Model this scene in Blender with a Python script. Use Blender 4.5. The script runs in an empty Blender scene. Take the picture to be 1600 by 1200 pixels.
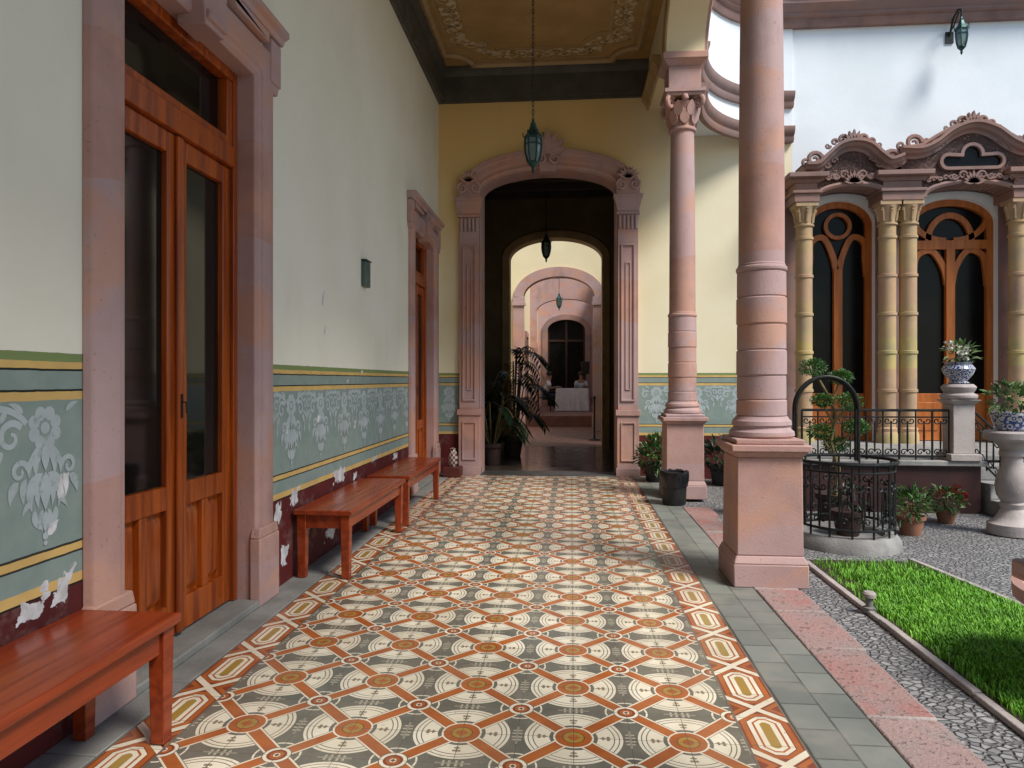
import bpy, bmesh, math, random
from mathutils import Vector, Matrix
random.seed(11)
PI = math.pi
SC = bpy.context.scene
COL = SC.collection
rad = math.radians

# ------------------------------------------------------------------ objects
ORG = {}
def tag(o, label=None, cat=None, group=None, kind=None):
    if label: o['label'] = label
    if cat: o['category'] = cat
    if group: o['group'] = group
    if kind: o['kind'] = kind
    return o
def root(name, label, cat, loc=(0,0,0), group=None):
    o = bpy.data.objects.new(name, None); COL.objects.link(o)
    o.location = loc; o.empty_display_size = .1
    ORG[o.name] = Vector(loc)
    return tag(o, label, cat, group)
def copy_tree(o, parent=None):
    c = o.copy(); COL.objects.link(c)
    if parent: c.parent = parent
    for ch in list(o.children): copy_tree(ch, c)
    return c

class MB:
    def __init__(s): s.v = []; s.f = []
    def add(s, vs, fs):
        n = len(s.v); s.v += [tuple(p) for p in vs]; s.f += [tuple(i+n for i in f) for f in fs]; return s
    def box(s, x0, x1, y0, y1, z0, z1):
        return s.add([(x0,y0,z0),(x1,y0,z0),(x1,y1,z0),(x0,y1,z0),(x0,y0,z1),(x1,y0,z1),(x1,y1,z1),(x0,y1,z1)],
              [(0,3,2,1),(4,5,6,7),(0,1,5,4),(1,2,6,5),(2,3,7,6),(3,0,4,7)])
    def frust(s, cx, cy, z0, z1, a0, a1, b0=None, b1=None):
        b0 = a0 if b0 is None else b0; b1 = a1 if b1 is None else b1
        return s.add([(cx-a0,cy-b0,z0),(cx+a0,cy-b0,z0),(cx+a0,cy+b0,z0),(cx-a0,cy+b0,z0),
                      (cx-a1,cy-b1,z1),(cx+a1,cy-b1,z1),(cx+a1,cy+b1,z1),(cx-a1,cy+b1,z1)],
              [(0,3,2,1),(4,5,6,7),(0,1,5,4),(1,2,6,5),(2,3,7,6),(3,0,4,7)])
    def prism(s, poly, f, b0, b1):
        n = len(poly)
        vs = [f(u,v,b0) for u,v in poly] + [f(u,v,b1) for u,v in poly]
        fs = [tuple(range(n))[::-1], tuple(range(n,2*n))]
        fs += [(i,(i+1)%n,(i+1)%n+n,i+n) for i in range(n)]
        return s.add(vs, fs)
    def lathe(s, prof, cx=0, cy=0, z0=0, n=24, sc=1.0, rot=0):
        vs = []; fs = []; m = len(prof)
        for r, z in prof:
            for k in range(n):
                a = 2*PI*k/n + rot
                vs.append((cx+sc*r*math.cos(a), cy+sc*r*math.sin(a), z0+sc*z))
        for i in range(m-1):
            for k in range(n):
                fs.append((i*n+k, i*n+(k+1)%n, (i+1)*n+(k+1)%n, (i+1)*n+k))
        if prof[0][0] > 1e-4: fs.append(tuple(range(n))[::-1])
        if prof[-1][0] > 1e-4: fs.append(tuple(range((m-1)*n, m*n)))
        return s.add(vs, fs)
    def tube(s, pts, r, n=6, closed=False):
        pts = [Vector(p) for p in pts]; m = len(pts)
        rr = r if isinstance(r, (list,tuple)) else [r]*m
        t0 = (pts[1]-pts[0]).normalized()
        up = Vector((0,0,1)) if abs(t0.z) < .9 else Vector((1,0,0))
        nn = (up - t0*up.dot(t0)).normalized()
        vs = []; fs = []
        for i in range(m):
            if closed: t = (pts[(i+1)%m]-pts[i-1])
            else: t = pts[min(i+1,m-1)]-pts[max(i-1,0)]
            if t.length < 1e-9: t = t0.copy()
            t.normalize()
            nn = nn - t*nn.dot(t)
            nn.normalize() if nn.length > 1e-6 else None
            bb = t.cross(nn)
            for k in range(n):
                a = 2*PI*k/n
                vs.append(pts[i] + (nn*math.cos(a)+bb*math.sin(a))*rr[i])
        for i in range(m if closed else m-1):
            j = (i+1)%m
            for k in range(n):
                fs.append((i*n+k, i*n+(k+1)%n, j*n+(k+1)%n, j*n+k))
        if not closed:
            fs.append(tuple(range(n))[::-1]); fs.append(tuple(range((m-1)*n, m*n)))
        return s.add(vs, fs)
    def sweep(s, path, prof, f, closed=False):
        m = len(path); k = len(prof); vs = []; fs = []
        P2 = [Vector(p) for p in path]
        for i in range(m):
            a = P2[i]-P2[i-1] if (i > 0 or closed) else P2[1]-P2[0]
            b = P2[(i+1)%m]-P2[i] if (i < m-1 or closed) else P2[-1]-P2[-2]
            a.normalize(); b.normalize()
            t = (a+b); t.normalize()
            nrm = Vector((-t.y, t.x)); c = max(.35, nrm.dot(Vector((-a.y, a.x))))
            for pa, pb in prof:
                q = P2[i] + nrm*(pa/c); vs.append(f(q.x, q.y, pb))
        for i in range(m if closed else m-1):
            j = (i+1)%m
            for q in range(k):
                fs.append((i*k+q, i*k+(q+1)%k, j*k+(q+1)%k, j*k+q))
        if not closed:
            fs.append(tuple(range(k))[::-1]); fs.append(tuple(range((m-1)*k, m*k)))
        return s.add(vs, fs)
    def archwall(s, f, ua, ub, o0, o1, zb, zs, rise, zt, w0, w1, n=28):
        def bx(u0,u1,z0,z1):
            s.add([f(u0,w0,z0),f(u1,w0,z0),f(u1,w1,z0),f(u0,w1,z0),f(u0,w0,z1),f(u1,w0,z1),f(u1,w1,z1),f(u0,w1,z1)],
              [(0,3,2,1),(4,5,6,7),(0,1,5,4),(1,2,6,5),(2,3,7,6),(3,0,4,7)])
        if o0 > ua+1e-4: bx(ua,o0,zb,zt)
        if ub > o1+1e-4: bx(o1,ub,zb,zt)
        c = (o0+o1)/2; h = (o1-o0)/2; vs = []; fs = []
        for i in range(n+1):
            t = PI - PI*i/n; u = c+h*math.cos(t); z = zs+rise*math.sin(t)
            vs += [f(u,w0,z), f(u,w1,z), f(u,w0,zt), f(u,w1,zt)]
        for i in range(n):
            a = i*4; b = a+4
            fs += [(a,b,b+2,a+2),(b+1,a+1,a+3,b+3),(a,a+1,b+1,b),(a+2,b+2,b+3,a+3)]
        return s.add(vs, fs)
    def leaf(s, p, d, up, L, W, fold=.3):
        p = Vector(p); d = Vector(d).normalized(); up = Vector(up)
        sd = d.cross(up)
        if sd.length < 1e-4: sd = d.cross(Vector((1,0,.1)))
        sd.normalize(); nn = sd.cross(d)
        return s.add([p, p+d*L*.45+sd*W*.5+nn*W*fold, p+d*L, p+d*L*.45-sd*W*.5+nn*W*fold, p+d*L*.5],
                     [(0,1,4),(1,2,4),(0,4,3),(4,2,3)])
    def build(s, name, mat, parent=None, base=None, bevel=0, seg=2, ang=35, fix=True, smooth=True):
        org = ORG[parent.name] if parent else Vector(base or (0,0,0))
        me = bpy.data.meshes.new(name)
        me.from_pydata([(x-org.x, y-org.y, z-org.z) for x,y,z in s.v], [], s.f)
        if fix:
            bm = bmesh.new(); bm.from_mesh(me); bmesh.ops.recalc_face_normals(bm, faces=bm.faces); bm.to_mesh(me); bm.free()
        if smooth:
            me.polygons.foreach_set('use_smooth', [True]*len(me.polygons))
            me.set_sharp_from_angle(angle=rad(ang))
        me.materials.append(mat)
        o = bpy.data.objects.new(name, me); COL.objects.link(o)
        if parent: o.parent = parent
        else: o.location = org
        ORG[o.name] = org
        if bevel:
            b = o.modifiers.new('bevel','BEVEL'); b.width = bevel; b.segments = seg; b.limit_method = 'ANGLE'; b.angle_limit = rad(40)
        return o

# ------------------------------------------------------------------ materials
T = None
def M(op, *a):
    n = T.nodes.new('ShaderNodeMath'); n.operation = op
    for i, x in enumerate(a):
        if isinstance(x, (int, float)): n.inputs[i].default_value = x
        else: T.links.new(x, n.inputs[i])
    return n.outputs[0]
def add(a,b): return M('ADD',a,b)
def sub(a,b): return M('SUBTRACT',a,b)
def mul(a,b): return M('MULTIPLY',a,b)
def lt(a,b): return M('LESS_THAN',a,b)
def gt(a,b): return M('GREATER_THAN',a,b)
def mx(a,b): return M('MAXIMUM',a,b)
def mn(a,b): return M('MINIMUM',a,b)
def ab(a): return M('ABSOLUTE',a)
def fr(a): return M('FRACT',a)
def hyp(a,b): return M('SQRT', add(mul(a,a), mul(b,b)))
def mix(fac, a, b, mode='MIX'):
    n = T.nodes.new('ShaderNodeMix'); n.data_type = 'RGBA'; n.blend_type = mode
    for i, x in ((0,fac),(6,a),(7,b)):
        if isinstance(x, (int,float)): n.inputs[i].default_value = x
        elif isinstance(x, tuple): n.inputs[i].default_value = (x[0],x[1],x[2],1)
        else: T.links.new(x, n.inputs[i])
    return n.outputs[2]
def pos():
    return T.nodes.new('ShaderNodeNewGeometry').outputs['Position']
def sep(v):
    n = T.nodes.new('ShaderNodeSeparateXYZ'); T.links.new(v, n.inputs[0]); return n.outputs
def vscale(v, s):
    n = T.nodes.new('ShaderNodeVectorMath'); n.operation = 'MULTIPLY'; T.links.new(v, n.inputs[0]); n.inputs[1].default_value = s
    return n.outputs[0]
def noise(v, scale, det=4, rough=.55):
    n = T.nodes.new('ShaderNodeTexNoise'); T.links.new(v, n.inputs['Vector'])
    n.inputs['Scale'].default_value = scale; n.inputs['Detail'].default_value = det; n.inputs['Roughness'].default_value = rough
    return n.outputs['Fac']
def ramp(x, a, b):
    n = T.nodes.new('ShaderNodeMapRange'); n.interpolation_type = 'SMOOTHSTEP'
    T.links.new(x, n.inputs[0]); n.inputs[1].default_value = a; n.inputs[2].default_value = b
    return n.outputs[0]
def bump(h, strength, dist=.01):
    n = T.nodes.new('ShaderNodeBump'); n.inputs['Strength'].default_value = strength; n.inputs['Distance'].default_value = dist
    T.links.new(h, n.inputs['Height']); return n.outputs[0]
def newmat(name):
    global T
    m = bpy.data.materials.new(name); m.use_nodes = True; T = m.node_tree
    return m, T.nodes['Principled BSDF']
def setc(b, col): 
    if isinstance(col, tuple): b.inputs['Base Color'].default_value = (*col,1)
    else: T.links.new(col, b.inputs['Base Color'])
def smat(name, c1, c2, rough=.6, sc=(5,5,5), bmp=.15, bsc=60, metal=0, stain=.25, spec=.4, rvar=.12):
    m, b = newmat(name); p = pos()
    f = ramp(noise(vscale(p, sc), 1, 5), .32, .68)
    c = mix(f, c1, c2)
    if stain: c = mix(mul(ramp(noise(p, 1.3, 5), .45, .75), stain), c, tuple(x*.45 for x in c1))
    setc(b, c)
    T.links.new(add(rough-rvar/2, mul(f, rvar)), b.inputs['Roughness'])
    b.inputs['Metallic'].default_value = metal; b.inputs['Specular IOR Level'].default_value = spec
    if bmp: T.links.new(bump(noise(p, bsc, 4), bmp, .01), b.inputs['Normal'])
    return m
def stonemat(name, c1, c2, c3, block=1.7, c4=None, carved=False, stain=.42):
    m, b = newmat(name); p = pos(); xyz = sep(p)
    wn = T.nodes.new('ShaderNodeTexWhiteNoise'); wn.noise_dimensions = '1D'
    bz = M('FLOOR', add(mul(xyz[2], block), mul(noise(p,.6,1),.8)))
    T.links.new(bz, wn.inputs['W'])
    c = mix(ramp(noise(p, 3.2, 6), .3, .7), c1, c2)
    c = mix(mul(wn.outputs['Value'], .7), c, c3)
    if c4: c = mix(mul(ramp(noise(vscale(p,(1,1,1.6)), 1.7, 3), .48, .62), .8), c, c4)
    pits = ramp(noise(p, 55, 3), .65, .72)
    c = mix(mul(pits, .45), c, tuple(x*.4 for x in c1))
    c = mix(mul(ramp(noise(vscale(p,(1,1,.5)), 2.1, 7, .65), .5, .72), stain), c, (.17,.125,.12))
    h = sub(mul(noise(p, 90, 4), .6), mul(pits, .7))
    if carved:
        pw = T.nodes.new('ShaderNodeVectorMath'); pw.operation = 'ADD'
        nn = T.nodes.new('ShaderNodeTexNoise'); nn.inputs['Scale'].default_value = 6; T.links.new(p, nn.inputs['Vector'])
        T.links.new(p, pw.inputs[0]); T.links.new(vscale(nn.outputs['Color'], (.12,.12,.12)), pw.inputs[1])
        v = T.nodes.new('ShaderNodeTexVoronoi'); v.inputs['Scale'].default_value = 13; T.links.new(pw.outputs[0], v.inputs['Vector'])
        rings = M('SINE', mul(v.outputs['Distance'], 34))
        c = mix(mul(ramp(rings, .1, -.9), .6), c, tuple(x*.25 for x in c1))  # hollows of the relief darkened in colour, painted crevice shade
        h = add(mul(h,.3), mul(rings, 1.2))
        T.links.new(bump(h, .9, .02), b.inputs['Normal'])
    else: T.links.new(bump(h, .35, .009), b.inputs['Normal'])
    setc(b, c); b.inputs['Roughness'].default_value = .75; b.inputs['Specular IOR Level'].default_value = .3
    return m
def leafmat(name, dark, light, rough=.5):
    m, b = newmat(name)
    r = T.nodes.new('ShaderNodeNewGeometry').outputs['Random Per Island']
    c = mix(r, dark, light); c = mix(mul(ramp(noise(pos(), 7, 2), .4, .65), .4), c, tuple(x*.4 for x in dark))
    setc(b, c); b.inputs['Roughness'].default_value = rough
    return m
def glassdark(name, c, rough=.06, spec=.5):
    m, b = newmat(name); p = pos()
    setc(b, mix(ramp(noise(p, 1.5, 2), .4, .7), c, tuple(x*.5 for x in c)))
    b.inputs['Roughness'].default_value = rough; b.inputs['Specular IOR Level'].default_value = spec
    return m

PINK = stonemat('pink_stone', (.48,.285,.24), (.39,.22,.185), (.42,.32,.335), 1.7, (.50,.275,.20))
PINKD = stonemat('brown_pink_stone', (.28,.175,.152), (.195,.117,.10), (.26,.19,.185), 3, (.31,.175,.135))
CARVED = stonemat('carved_brown_pink_stone', (.29,.18,.158), (.205,.122,.105), (.27,.195,.19), 3, (.32,.18,.14), True)
YSTONE = stonemat('mottled_ochre_stone', (.50,.385,.145), (.33,.30,.16), (.44,.25,.18), 2.4, (.47,.31,.20), False, .5)
GREYST = smat('grey_stone', (.25,.245,.225), (.17,.165,.15), .8, (4,4,4), .4, 80, stain=.4)
PALEST = smat('pale_pinkish_grey_stone', (.44,.385,.36), (.33,.285,.27), .8, (6,6,6), .4, 70, stain=.4)
MIDST = smat('weathered_grey_stone', (.31,.30,.28), (.21,.20,.19), .85, (6,6,6), .5, 60, stain=.4)
IRON = smat('dark_iron', (.018,.02,.02), (.03,.032,.03), .5, (20,20,20), .1, 90, metal=.6, stain=0)
VERD = smat('verdigris_metal', (.02,.055,.055), (.035,.085,.08), .45, (20,20,20), .2, 90, metal=.6, stain=0)
BENCH = smat('red_brown_bench_wood', (.30,.047,.012), (.18,.026,.008), .24, (26,1.6,26), .05, 120, stain=.3, spec=.38)
DOORW = smat('varnished_door_wood', (.41,.083,.009), (.20,.034,.005), .26, (22,22,1.3), .06, 90, stain=.45, spec=.35)
FDOORW = smat('facade_door_wood', (.50,.15,.03), (.36,.10,.02), .4, (22,22,1.5), .08, 90, stain=.15, spec=.3)
FARW = smat('dark_far_wood', (.05,.022,.012), (.03,.015,.009), .4, (22,22,1.5), .08, 90, stain=.15)
DGLASS = glassdark('dark_glass', (.009,.008,.007), .05, .3)
MGLASS = glassdark('matt_dark_glass', (.007,.007,.007), .22, .15)
BLACK = smat('black_plastic', (.012,.012,.013), (.02,.02,.02), .45, (9,9,9), .1, 60, stain=0)
TERRA = smat('terracotta', (.30,.13,.075), (.22,.095,.06), .8, (9,9,9), .2, 60)
DPOT = smat('dark_clay', (.06,.03,.022), (.04,.022,.018), .7, (9,9,9), .2, 60)
SOIL = smat('dark_soil', (.05,.035,.02), (.03,.022,.012), .9, (9,9,9), .6, 40)
CORNG = smat('grey_green_cornice_paint', (.085,.082,.066), (.06,.058,.047), .6, (3,3,3), .08, 60)
OCHRE = smat('ochre_brown_ceiling_paint', (.40,.25,.095), (.33,.20,.07), .7, (2,2,2), .08, 40)
TAN = smat('tan_moulding_paint', (.40,.28,.14), (.33,.22,.105), .6, (5,5,5), .1, 60)
CREAMFL = smat('cream_flower_paint', (.60,.52,.36), (.47,.39,.24), .7, (14,14,14), .05, 60, stain=.1)
OLIVE = smat('olive_leaf_paint', (.19,.14,.055), (.13,.10,.04), .7, (14,14,14), .05, 60, stain=.1)
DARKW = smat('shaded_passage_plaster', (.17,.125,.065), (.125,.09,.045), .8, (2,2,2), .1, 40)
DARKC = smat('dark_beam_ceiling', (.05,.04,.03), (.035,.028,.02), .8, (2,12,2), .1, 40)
CREAM = smat('cream_plaster', (.76,.66,.43), (.72,.61,.38), .8, (1.2,1.2,1.2), .12, 25, stain=.06)
FACW = smat('pale_facade_plaster', (.79,.85,.90), (.73,.79,.83), .8, (1.1,1.1,1.1), .12, 25, stain=.08)
WHITEC = smat('white_cloth', (.72,.73,.78), (.64,.65,.72), .9, (6,6,6), .1, 30, stain=0)
MAROON = smat('dark_maroon_paint', (.05,.014,.012), (.03,.010,.009), .6, (3,3,3), .15, 50)
LEAF = leafmat('green_leaf', (.025,.07,.015), (.085,.19,.035))
LEAFT = leafmat('topiary_leaf', (.025,.085,.015), (.10,.25,.045))
LEAFD = leafmat('dark_leaf', (.008,.022,.010), (.022,.05,.02), .35)
LEAFL = leafmat('light_leaf', (.06,.13,.03), (.17,.26,.07))
GRASS = leafmat('grass_blade', (.10,.32,.015), (.23,.52,.035), .6)
REDF = smat('red_petal', (.50,.02,.015), (.40,.015,.01), .6, (9,9,9), 0, 60, stain=0)
WHITEF = smat('white_petal', (.75,.74,.68), (.65,.64,.58), .6, (9,9,9), 0, 60, stain=0)
SKIN = smat('skin', (.30,.17,.11), (.26,.14,.09), .6, (9,9,9), 0, 60, stain=0)
HAIR = smat('dark_hair', (.012,.009,.007), (.02,.015,.01), .6, (30,30,30), 0, 60, stain=0)
DENIM = smat('dark_blue_trousers', (.03,.04,.08), (.02,.03,.06), .9, (9,9,9), 0, 60, stain=0)
LGLASS = glassdark('lantern_glass', (.16,.24,.24), .15)

def talavera(name):
    m, b = newmat(name); p = pos()
    v = T.nodes.new('ShaderNodeTexVoronoi'); v.inputs['Scale'].default_value = 22; T.links.new(p, v.inputs['Vector'])
    f = M('SINE', mul(v.outputs['Distance'], 16))
    c = mix(gt(f, -.1), (.03,.06,.22), (.50,.50,.50)); setc(b, c); b.inputs['Roughness'].default_value = .2
    return m
TALA = talavera('blue_white_glaze')

def dado_col(p, xyz, ca, cb, ctop=None):
    z = xyz[2]
    zz = add(z, mul(sub(noise(p, 14, 2), .5), .006))
    n1 = noise(p, 1.2, 5); n2 = noise(p, 9, 4)
    cream = mix(ramp(n1,.3,.7), ca, cb)
    if ctop: cream = mix(mul(ramp(add(z, mul(sub(n1,.5),1.6)), 1.6, 4.9), ramp(xyz[0], 1.6, .3)), cream, ctop)  # warm bounced light painted in as a tint growing towards the top
    cream = mix(mul(ramp(noise(p, 2.7, 6, .65), .62, .8), .25), cream, tuple(x*.8 for x in cb))
    green = mix(ramp(n2,.3,.7), (.245,.31,.28), (.205,.27,.245))
    green = mix(mul(ramp(noise(p, 3, 6, .7),.5,.7),.35), green, (.29,.335,.305))
    yel = mix(ramp(n2,.3,.7), (.66,.44,.15), (.56,.37,.13))
    mar = mix(ramp(n1,.35,.65), (.115,.014,.014), (.07,.010,.010))
    mar = mix(mul(ramp(noise(p, 6, 7, .7), .52, .66), .45), mar, (.20,.12,.11))
    c = mix(lt(zz,1.43), cream, (.19,.255,.095))
    c = mix(lt(zz,1.398), c, yel)
    c = mix(lt(zz,1.372), c, (.012,.014,.012))
    c = mix(lt(zz,1.364), c, green)
    c = mix(lt(zz,1.297), c, (.012,.014,.012))
    c = mix(lt(zz,1.289), c, yel)
    c = mix(lt(zz,1.258), c, green)
    c = mix(lt(zz,.725), c, (.03,.03,.025))
    c = mix(lt(zz,.716), c, yel)
    c = mix(lt(zz,.688), c, (.03,.03,.025))
    c = mix(lt(zz,.68), c, green)
    c = mix(lt(zz,.602), c, yel)
    c = mix(lt(zz,.566), c, (.012,.01,.01))
    c = mix(lt(zz,.558), c, mar)
    return c
def peel_mask(p, xyz):
    pts = [(2.27,.53,.055,.035),(2.41,.56,.035,.05),(2.05,.74,.025,.04),(2.33,.60,.02,.02),(5.50,.56,.13,.05),(4.58,.545,.07,.055),(4.30,.48,.045,.07),(5.3,.16,.10,.06),
           (6.5,.58,.07,.025),(2.42,.95,.02,.035),(2.36,.79,.02,.025),(4.78,.30,.07,.10),(5.02,1.04,.025,.02),(5.12,1.95,.015,.045),(5.16,1.72,.02,.03),(5.7,1.32,.025,.015),
           (6.1,1.4,.02,.015),(4.45,1.0,.015,.03),(5.9,.95,.02,.03),(7.3,.52,.10,.035),(5.9,.5,.04,.03),(5.75,.22,.09,.05),(6.4,.18,.08,.05),(4.4,.18,.05,.06)]
    nz = add(mul(sub(noise(p, 16, 8, .62), .5), 3.0), mul(sub(noise(p, 5, 2), .5), 1.2))
    acc = None
    for Y,Z,ry,rz in pts:
        d = mx(ab(mul(add(sub(xyz[1],Y), mul(sub(xyz[2],Z), -.35)),1/ry)), ab(mul(sub(xyz[2],Z),1/rz)))
        acc = d if acc is None else mn(acc, d)
    left = lt(xyz[0], -1.8)
    return mul(lt(add(acc, nz), .95), left)
def wallmat(name, ca, cb, ctop=None, stencil=False):
    m, b = newmat(name); p = pos(); xyz = sep(p)
    if stencil:
        c = mix(ramp(noise(p, 6, 4),.3,.7), (.42,.475,.49), (.345,.40,.405))
        c = mix(mul(ramp(noise(p, 26, 5, .7), .54,.66), .65), c, (.235,.295,.265))
    else: c = dado_col(p, xyz, ca, cb, ctop)
    pm = peel_mask(p, xyz)
    c = mix(pm, c, mix(ramp(noise(p, 15, 4),.35,.65), (.68,.68,.70), (.48,.47,.46)))
    c = mix(mul(ramp(noise(vscale(p,(1,1,.35)), 2.2, 5),.55,.8), .12), c, (.30,.25,.18))
    setc(b, c); b.inputs['Roughness'].default_value = .72; b.inputs['Specular IOR Level'].default_value = .3
    T.links.new(bump(add(mul(noise(p, 22, 5), .5), mul(pm,-.25)), .15, .008), b.inputs['Normal'])
    return m
WALL = wallmat('painted_dado_plaster', (.81,.785,.67), (.76,.73,.60)); STEN = wallmat('pale_stencil_paint', 0,0, None, True)
WALLE = wallmat('painted_dado_plaster_bounce_tint', (.82,.75,.55), (.78,.70,.48), (.72,.51,.205))  # last colour is the upper tint standing for warm bounced light

def tilemat():
    m, b = newmat('encaustic_tiles'); p = pos(); xyz = sep(p); x, y = xyz[0], xyz[1]
    s = .42
    cream = mix(ramp(noise(p, 5, 5),.3,.7), (.78,.71,.56), (.68,.60,.45))
    org = mix(ramp(noise(p, 8, 4),.3,.7), (.42,.118,.024), (.32,.08,.018))
    olv = (.34,.21,.04); dark = mix(ramp(noise(p, 8, 4),.3,.7), (.155,.148,.118), (.115,.110,.09)); brn = (.20,.04,.016)
    a = sub(fr(add(mul(add(x,1.25),1/s), .5)), .5); bb = sub(fr(add(mul(sub(y,2.595),1/s), .5)), .5)
    A = ab(a); B = ab(bb)
    px = sub(.5, mx(A,B)); py = mn(A,B)
    S = hyp(sub(.5,A), sub(.5,B)); R = hyp(a,bb)
    # grey ground, broad unbroken cream arcs sweeping round the large nodes
    c = mix(mul(gt(R,.215), lt(R,.435)), dark, cream)
    c = mix(mul(gt(R,.398), lt(R,.408)), c, dark)
    c = mix(mul(gt(R,.355), lt(R,.365)), c, dark)
    c = mix(lt(S,.215), c, dark)
    c = mix(mul(gt(S,.185), lt(S,.202)), c, cream)
    cr2 = (.40,.36,.27)
    fl = mul(lt(px,.008), lt(py,.15))
    for q,w_,h_ in ((.03,.028,.018),(.080,.024,.017)):
        fl = mx(fl, lt(hyp(mul(sub(px,w_),.9),mul(sub(py,q),1.5)), h_))
    c = mix(mul(fl, gt(R,.44)), c, cr2)
    f2 = mul(mul(lt(py,.008), gt(px,.17)), lt(px,.27))
    f2 = mx(f2, lt(hyp(sub(px,.195),sub(py,.022)), .016)); f2 = mx(f2, lt(hyp(sub(px,.24),sub(py,.016)), .012))
    c = mix(f2, c, (.22,.18,.12))
    d = mul(ab(sub(A,B)), .7071)
    c = mix(lt(d,.078), c, dark); c = mix(lt(d,.072), c, cream); c = mix(lt(d,.055), c, org)
    c = mix(lt(R,.18), c, cream); c = mix(lt(R,.163), c, org); c = mix(lt(R,.100), c, brn); c = mix(lt(R,.09), c, olv); c = mix(lt(R,.05), c, org)
    c = mix(lt(S,.125), c, dark); c = mix(lt(S,.115), c, cream); c = mix(lt(S,.085), c, brn); c = mix(lt(S,.060), c, org); c = mix(lt(S,.03), c, cream); c = mix(lt(S,.018), c, brn)
    # border course of linked lozenges
    xc = add(x, .41)
    e0 = sub(ab(xc), 1.05)
    cc = ab(sub(mul(e0,1/.21), .5)); b2 = ab(sub(fr(add(mul(y,1/s),.13)), .5))
    q = mx(sub(mul(b2,2), .36), 0.0)
    e = mx(mx(cc, q), mul(add(cc,q), .76))
    bc = mix(lt(e,.42), brn, org); bc = mix(lt(e,.325), bc, brn); bc = mix(lt(e,.305), bc, cream); bc = mix(lt(e,.225), bc, org); bc = mix(lt(e,.185), bc, cream); bc = mix(lt(e,.095), bc, olv)
    dd = ab(sub(cc, sub(mul(sub(.5,b2), 2.2), .02)))
    bc = mix(mul(gt(e,.42), lt(dd,.10)), bc, cream)
    dd2 = ab(sub(cc, sub(mul(sub(.5,b2), 2.2), -.22)))
    bc = mix(mul(gt(e,.42), lt(dd2,.07)), bc, org)
    bc = mix(gt(cc,.46), bc, dark)
    c = mix(gt(e0,0.0), c, bc)
    jx = ab(sub(fr(add(mul(add(x,1.25),1/.21), .5)), .5)); jy = ab(sub(fr(add(mul(sub(y,2.595),1/.21), .5)), .5))
    j = lt(mn(jx,jy), .007)
    c = mix(mul(j,.7), c, (.07,.06,.05))
    wn = T.nodes.new('ShaderNodeTexWhiteNoise'); wn.noise_dimensions = '2D'
    cb = T.nodes.new('ShaderNodeCombineXYZ'); T.links.new(M('FLOOR', mul(add(x,1.25),1/.21)), cb.inputs[0]); T.links.new(M('FLOOR', mul(sub(y,2.595),1/.21)), cb.inputs[1])
    T.links.new(cb.outputs[0], wn.inputs['Vector'])
    c = mix(mul(wn.outputs['Value'], .20), c, (.18,.145,.10))
    w = ramp(noise(p, 1.6, 6, .65), .45, .75)
    c = mix(mul(w,.22), c, (.27,.22,.16))
    c = mix(mul(gt(noise(p, 34, 5, .7), .65), .45), c, (.18,.15,.115))
    setc(b, c)
    T.links.new(add(.17, mul(w, .25)), b.inputs['Roughness']); b.inputs['Specular IOR Level'].default_value = .5
    T.links.new(bump(add(mul(noise(p, 3, 3),.3), mul(j,-.5)), .10, .006), b.inputs['Normal'])
    return m
TILE = tilemat()

def pebblemat():
    m, b = newmat('pebble_paving'); p = pos()
    pn = T.nodes.new('ShaderNodeTexNoise'); pn.inputs['Scale'].default_value = 5; T.links.new(p, pn.inputs['Vector'])
    pw = T.nodes.new('ShaderNodeVectorMath'); pw.operation = 'ADD'; T.links.new(vscale(p,(1,1.25,0)), pw.inputs[0]); T.links.new(vscale(pn.outputs['Color'],(.06,.06,0)), pw.inputs[1])
    v = T.nodes.new('ShaderNodeTexVoronoi'); v.inputs['Scale'].default_value = 26; T.links.new(pw.outputs[0], v.inputs['Vector'])
    ve = T.nodes.new('ShaderNodeTexVoronoi'); ve.feature='DISTANCE_TO_EDGE'; ve.inputs['Scale'].default_value = 26; T.links.new(pw.outputs[0], ve.inputs['Vector'])
    ch = T.nodes.new('ShaderNodeSeparateColor'); T.links.new(v.outputs['Color'], ch.inputs[0])
    c = mix(ch.outputs[0], (.17,.17,.175), (.36,.36,.36)); c = mix(mul(ch.outputs[1],.3), c, (.27,.23,.21))
    e = ramp(ve.outputs['Distance'], .0, .2)
    c = mix(e, (.13,.125,.12), c)
    c = mix(mul(ramp(noise(p, 1.2, 5),.45,.7), .35), c, (.12,.115,.11))
    setc(b, c); b.inputs['Roughness'].default_value = .6
    T.links.new(bump(e, .9, .015), b.inputs['Normal'])
    return m
PEB = pebblemat()
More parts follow.
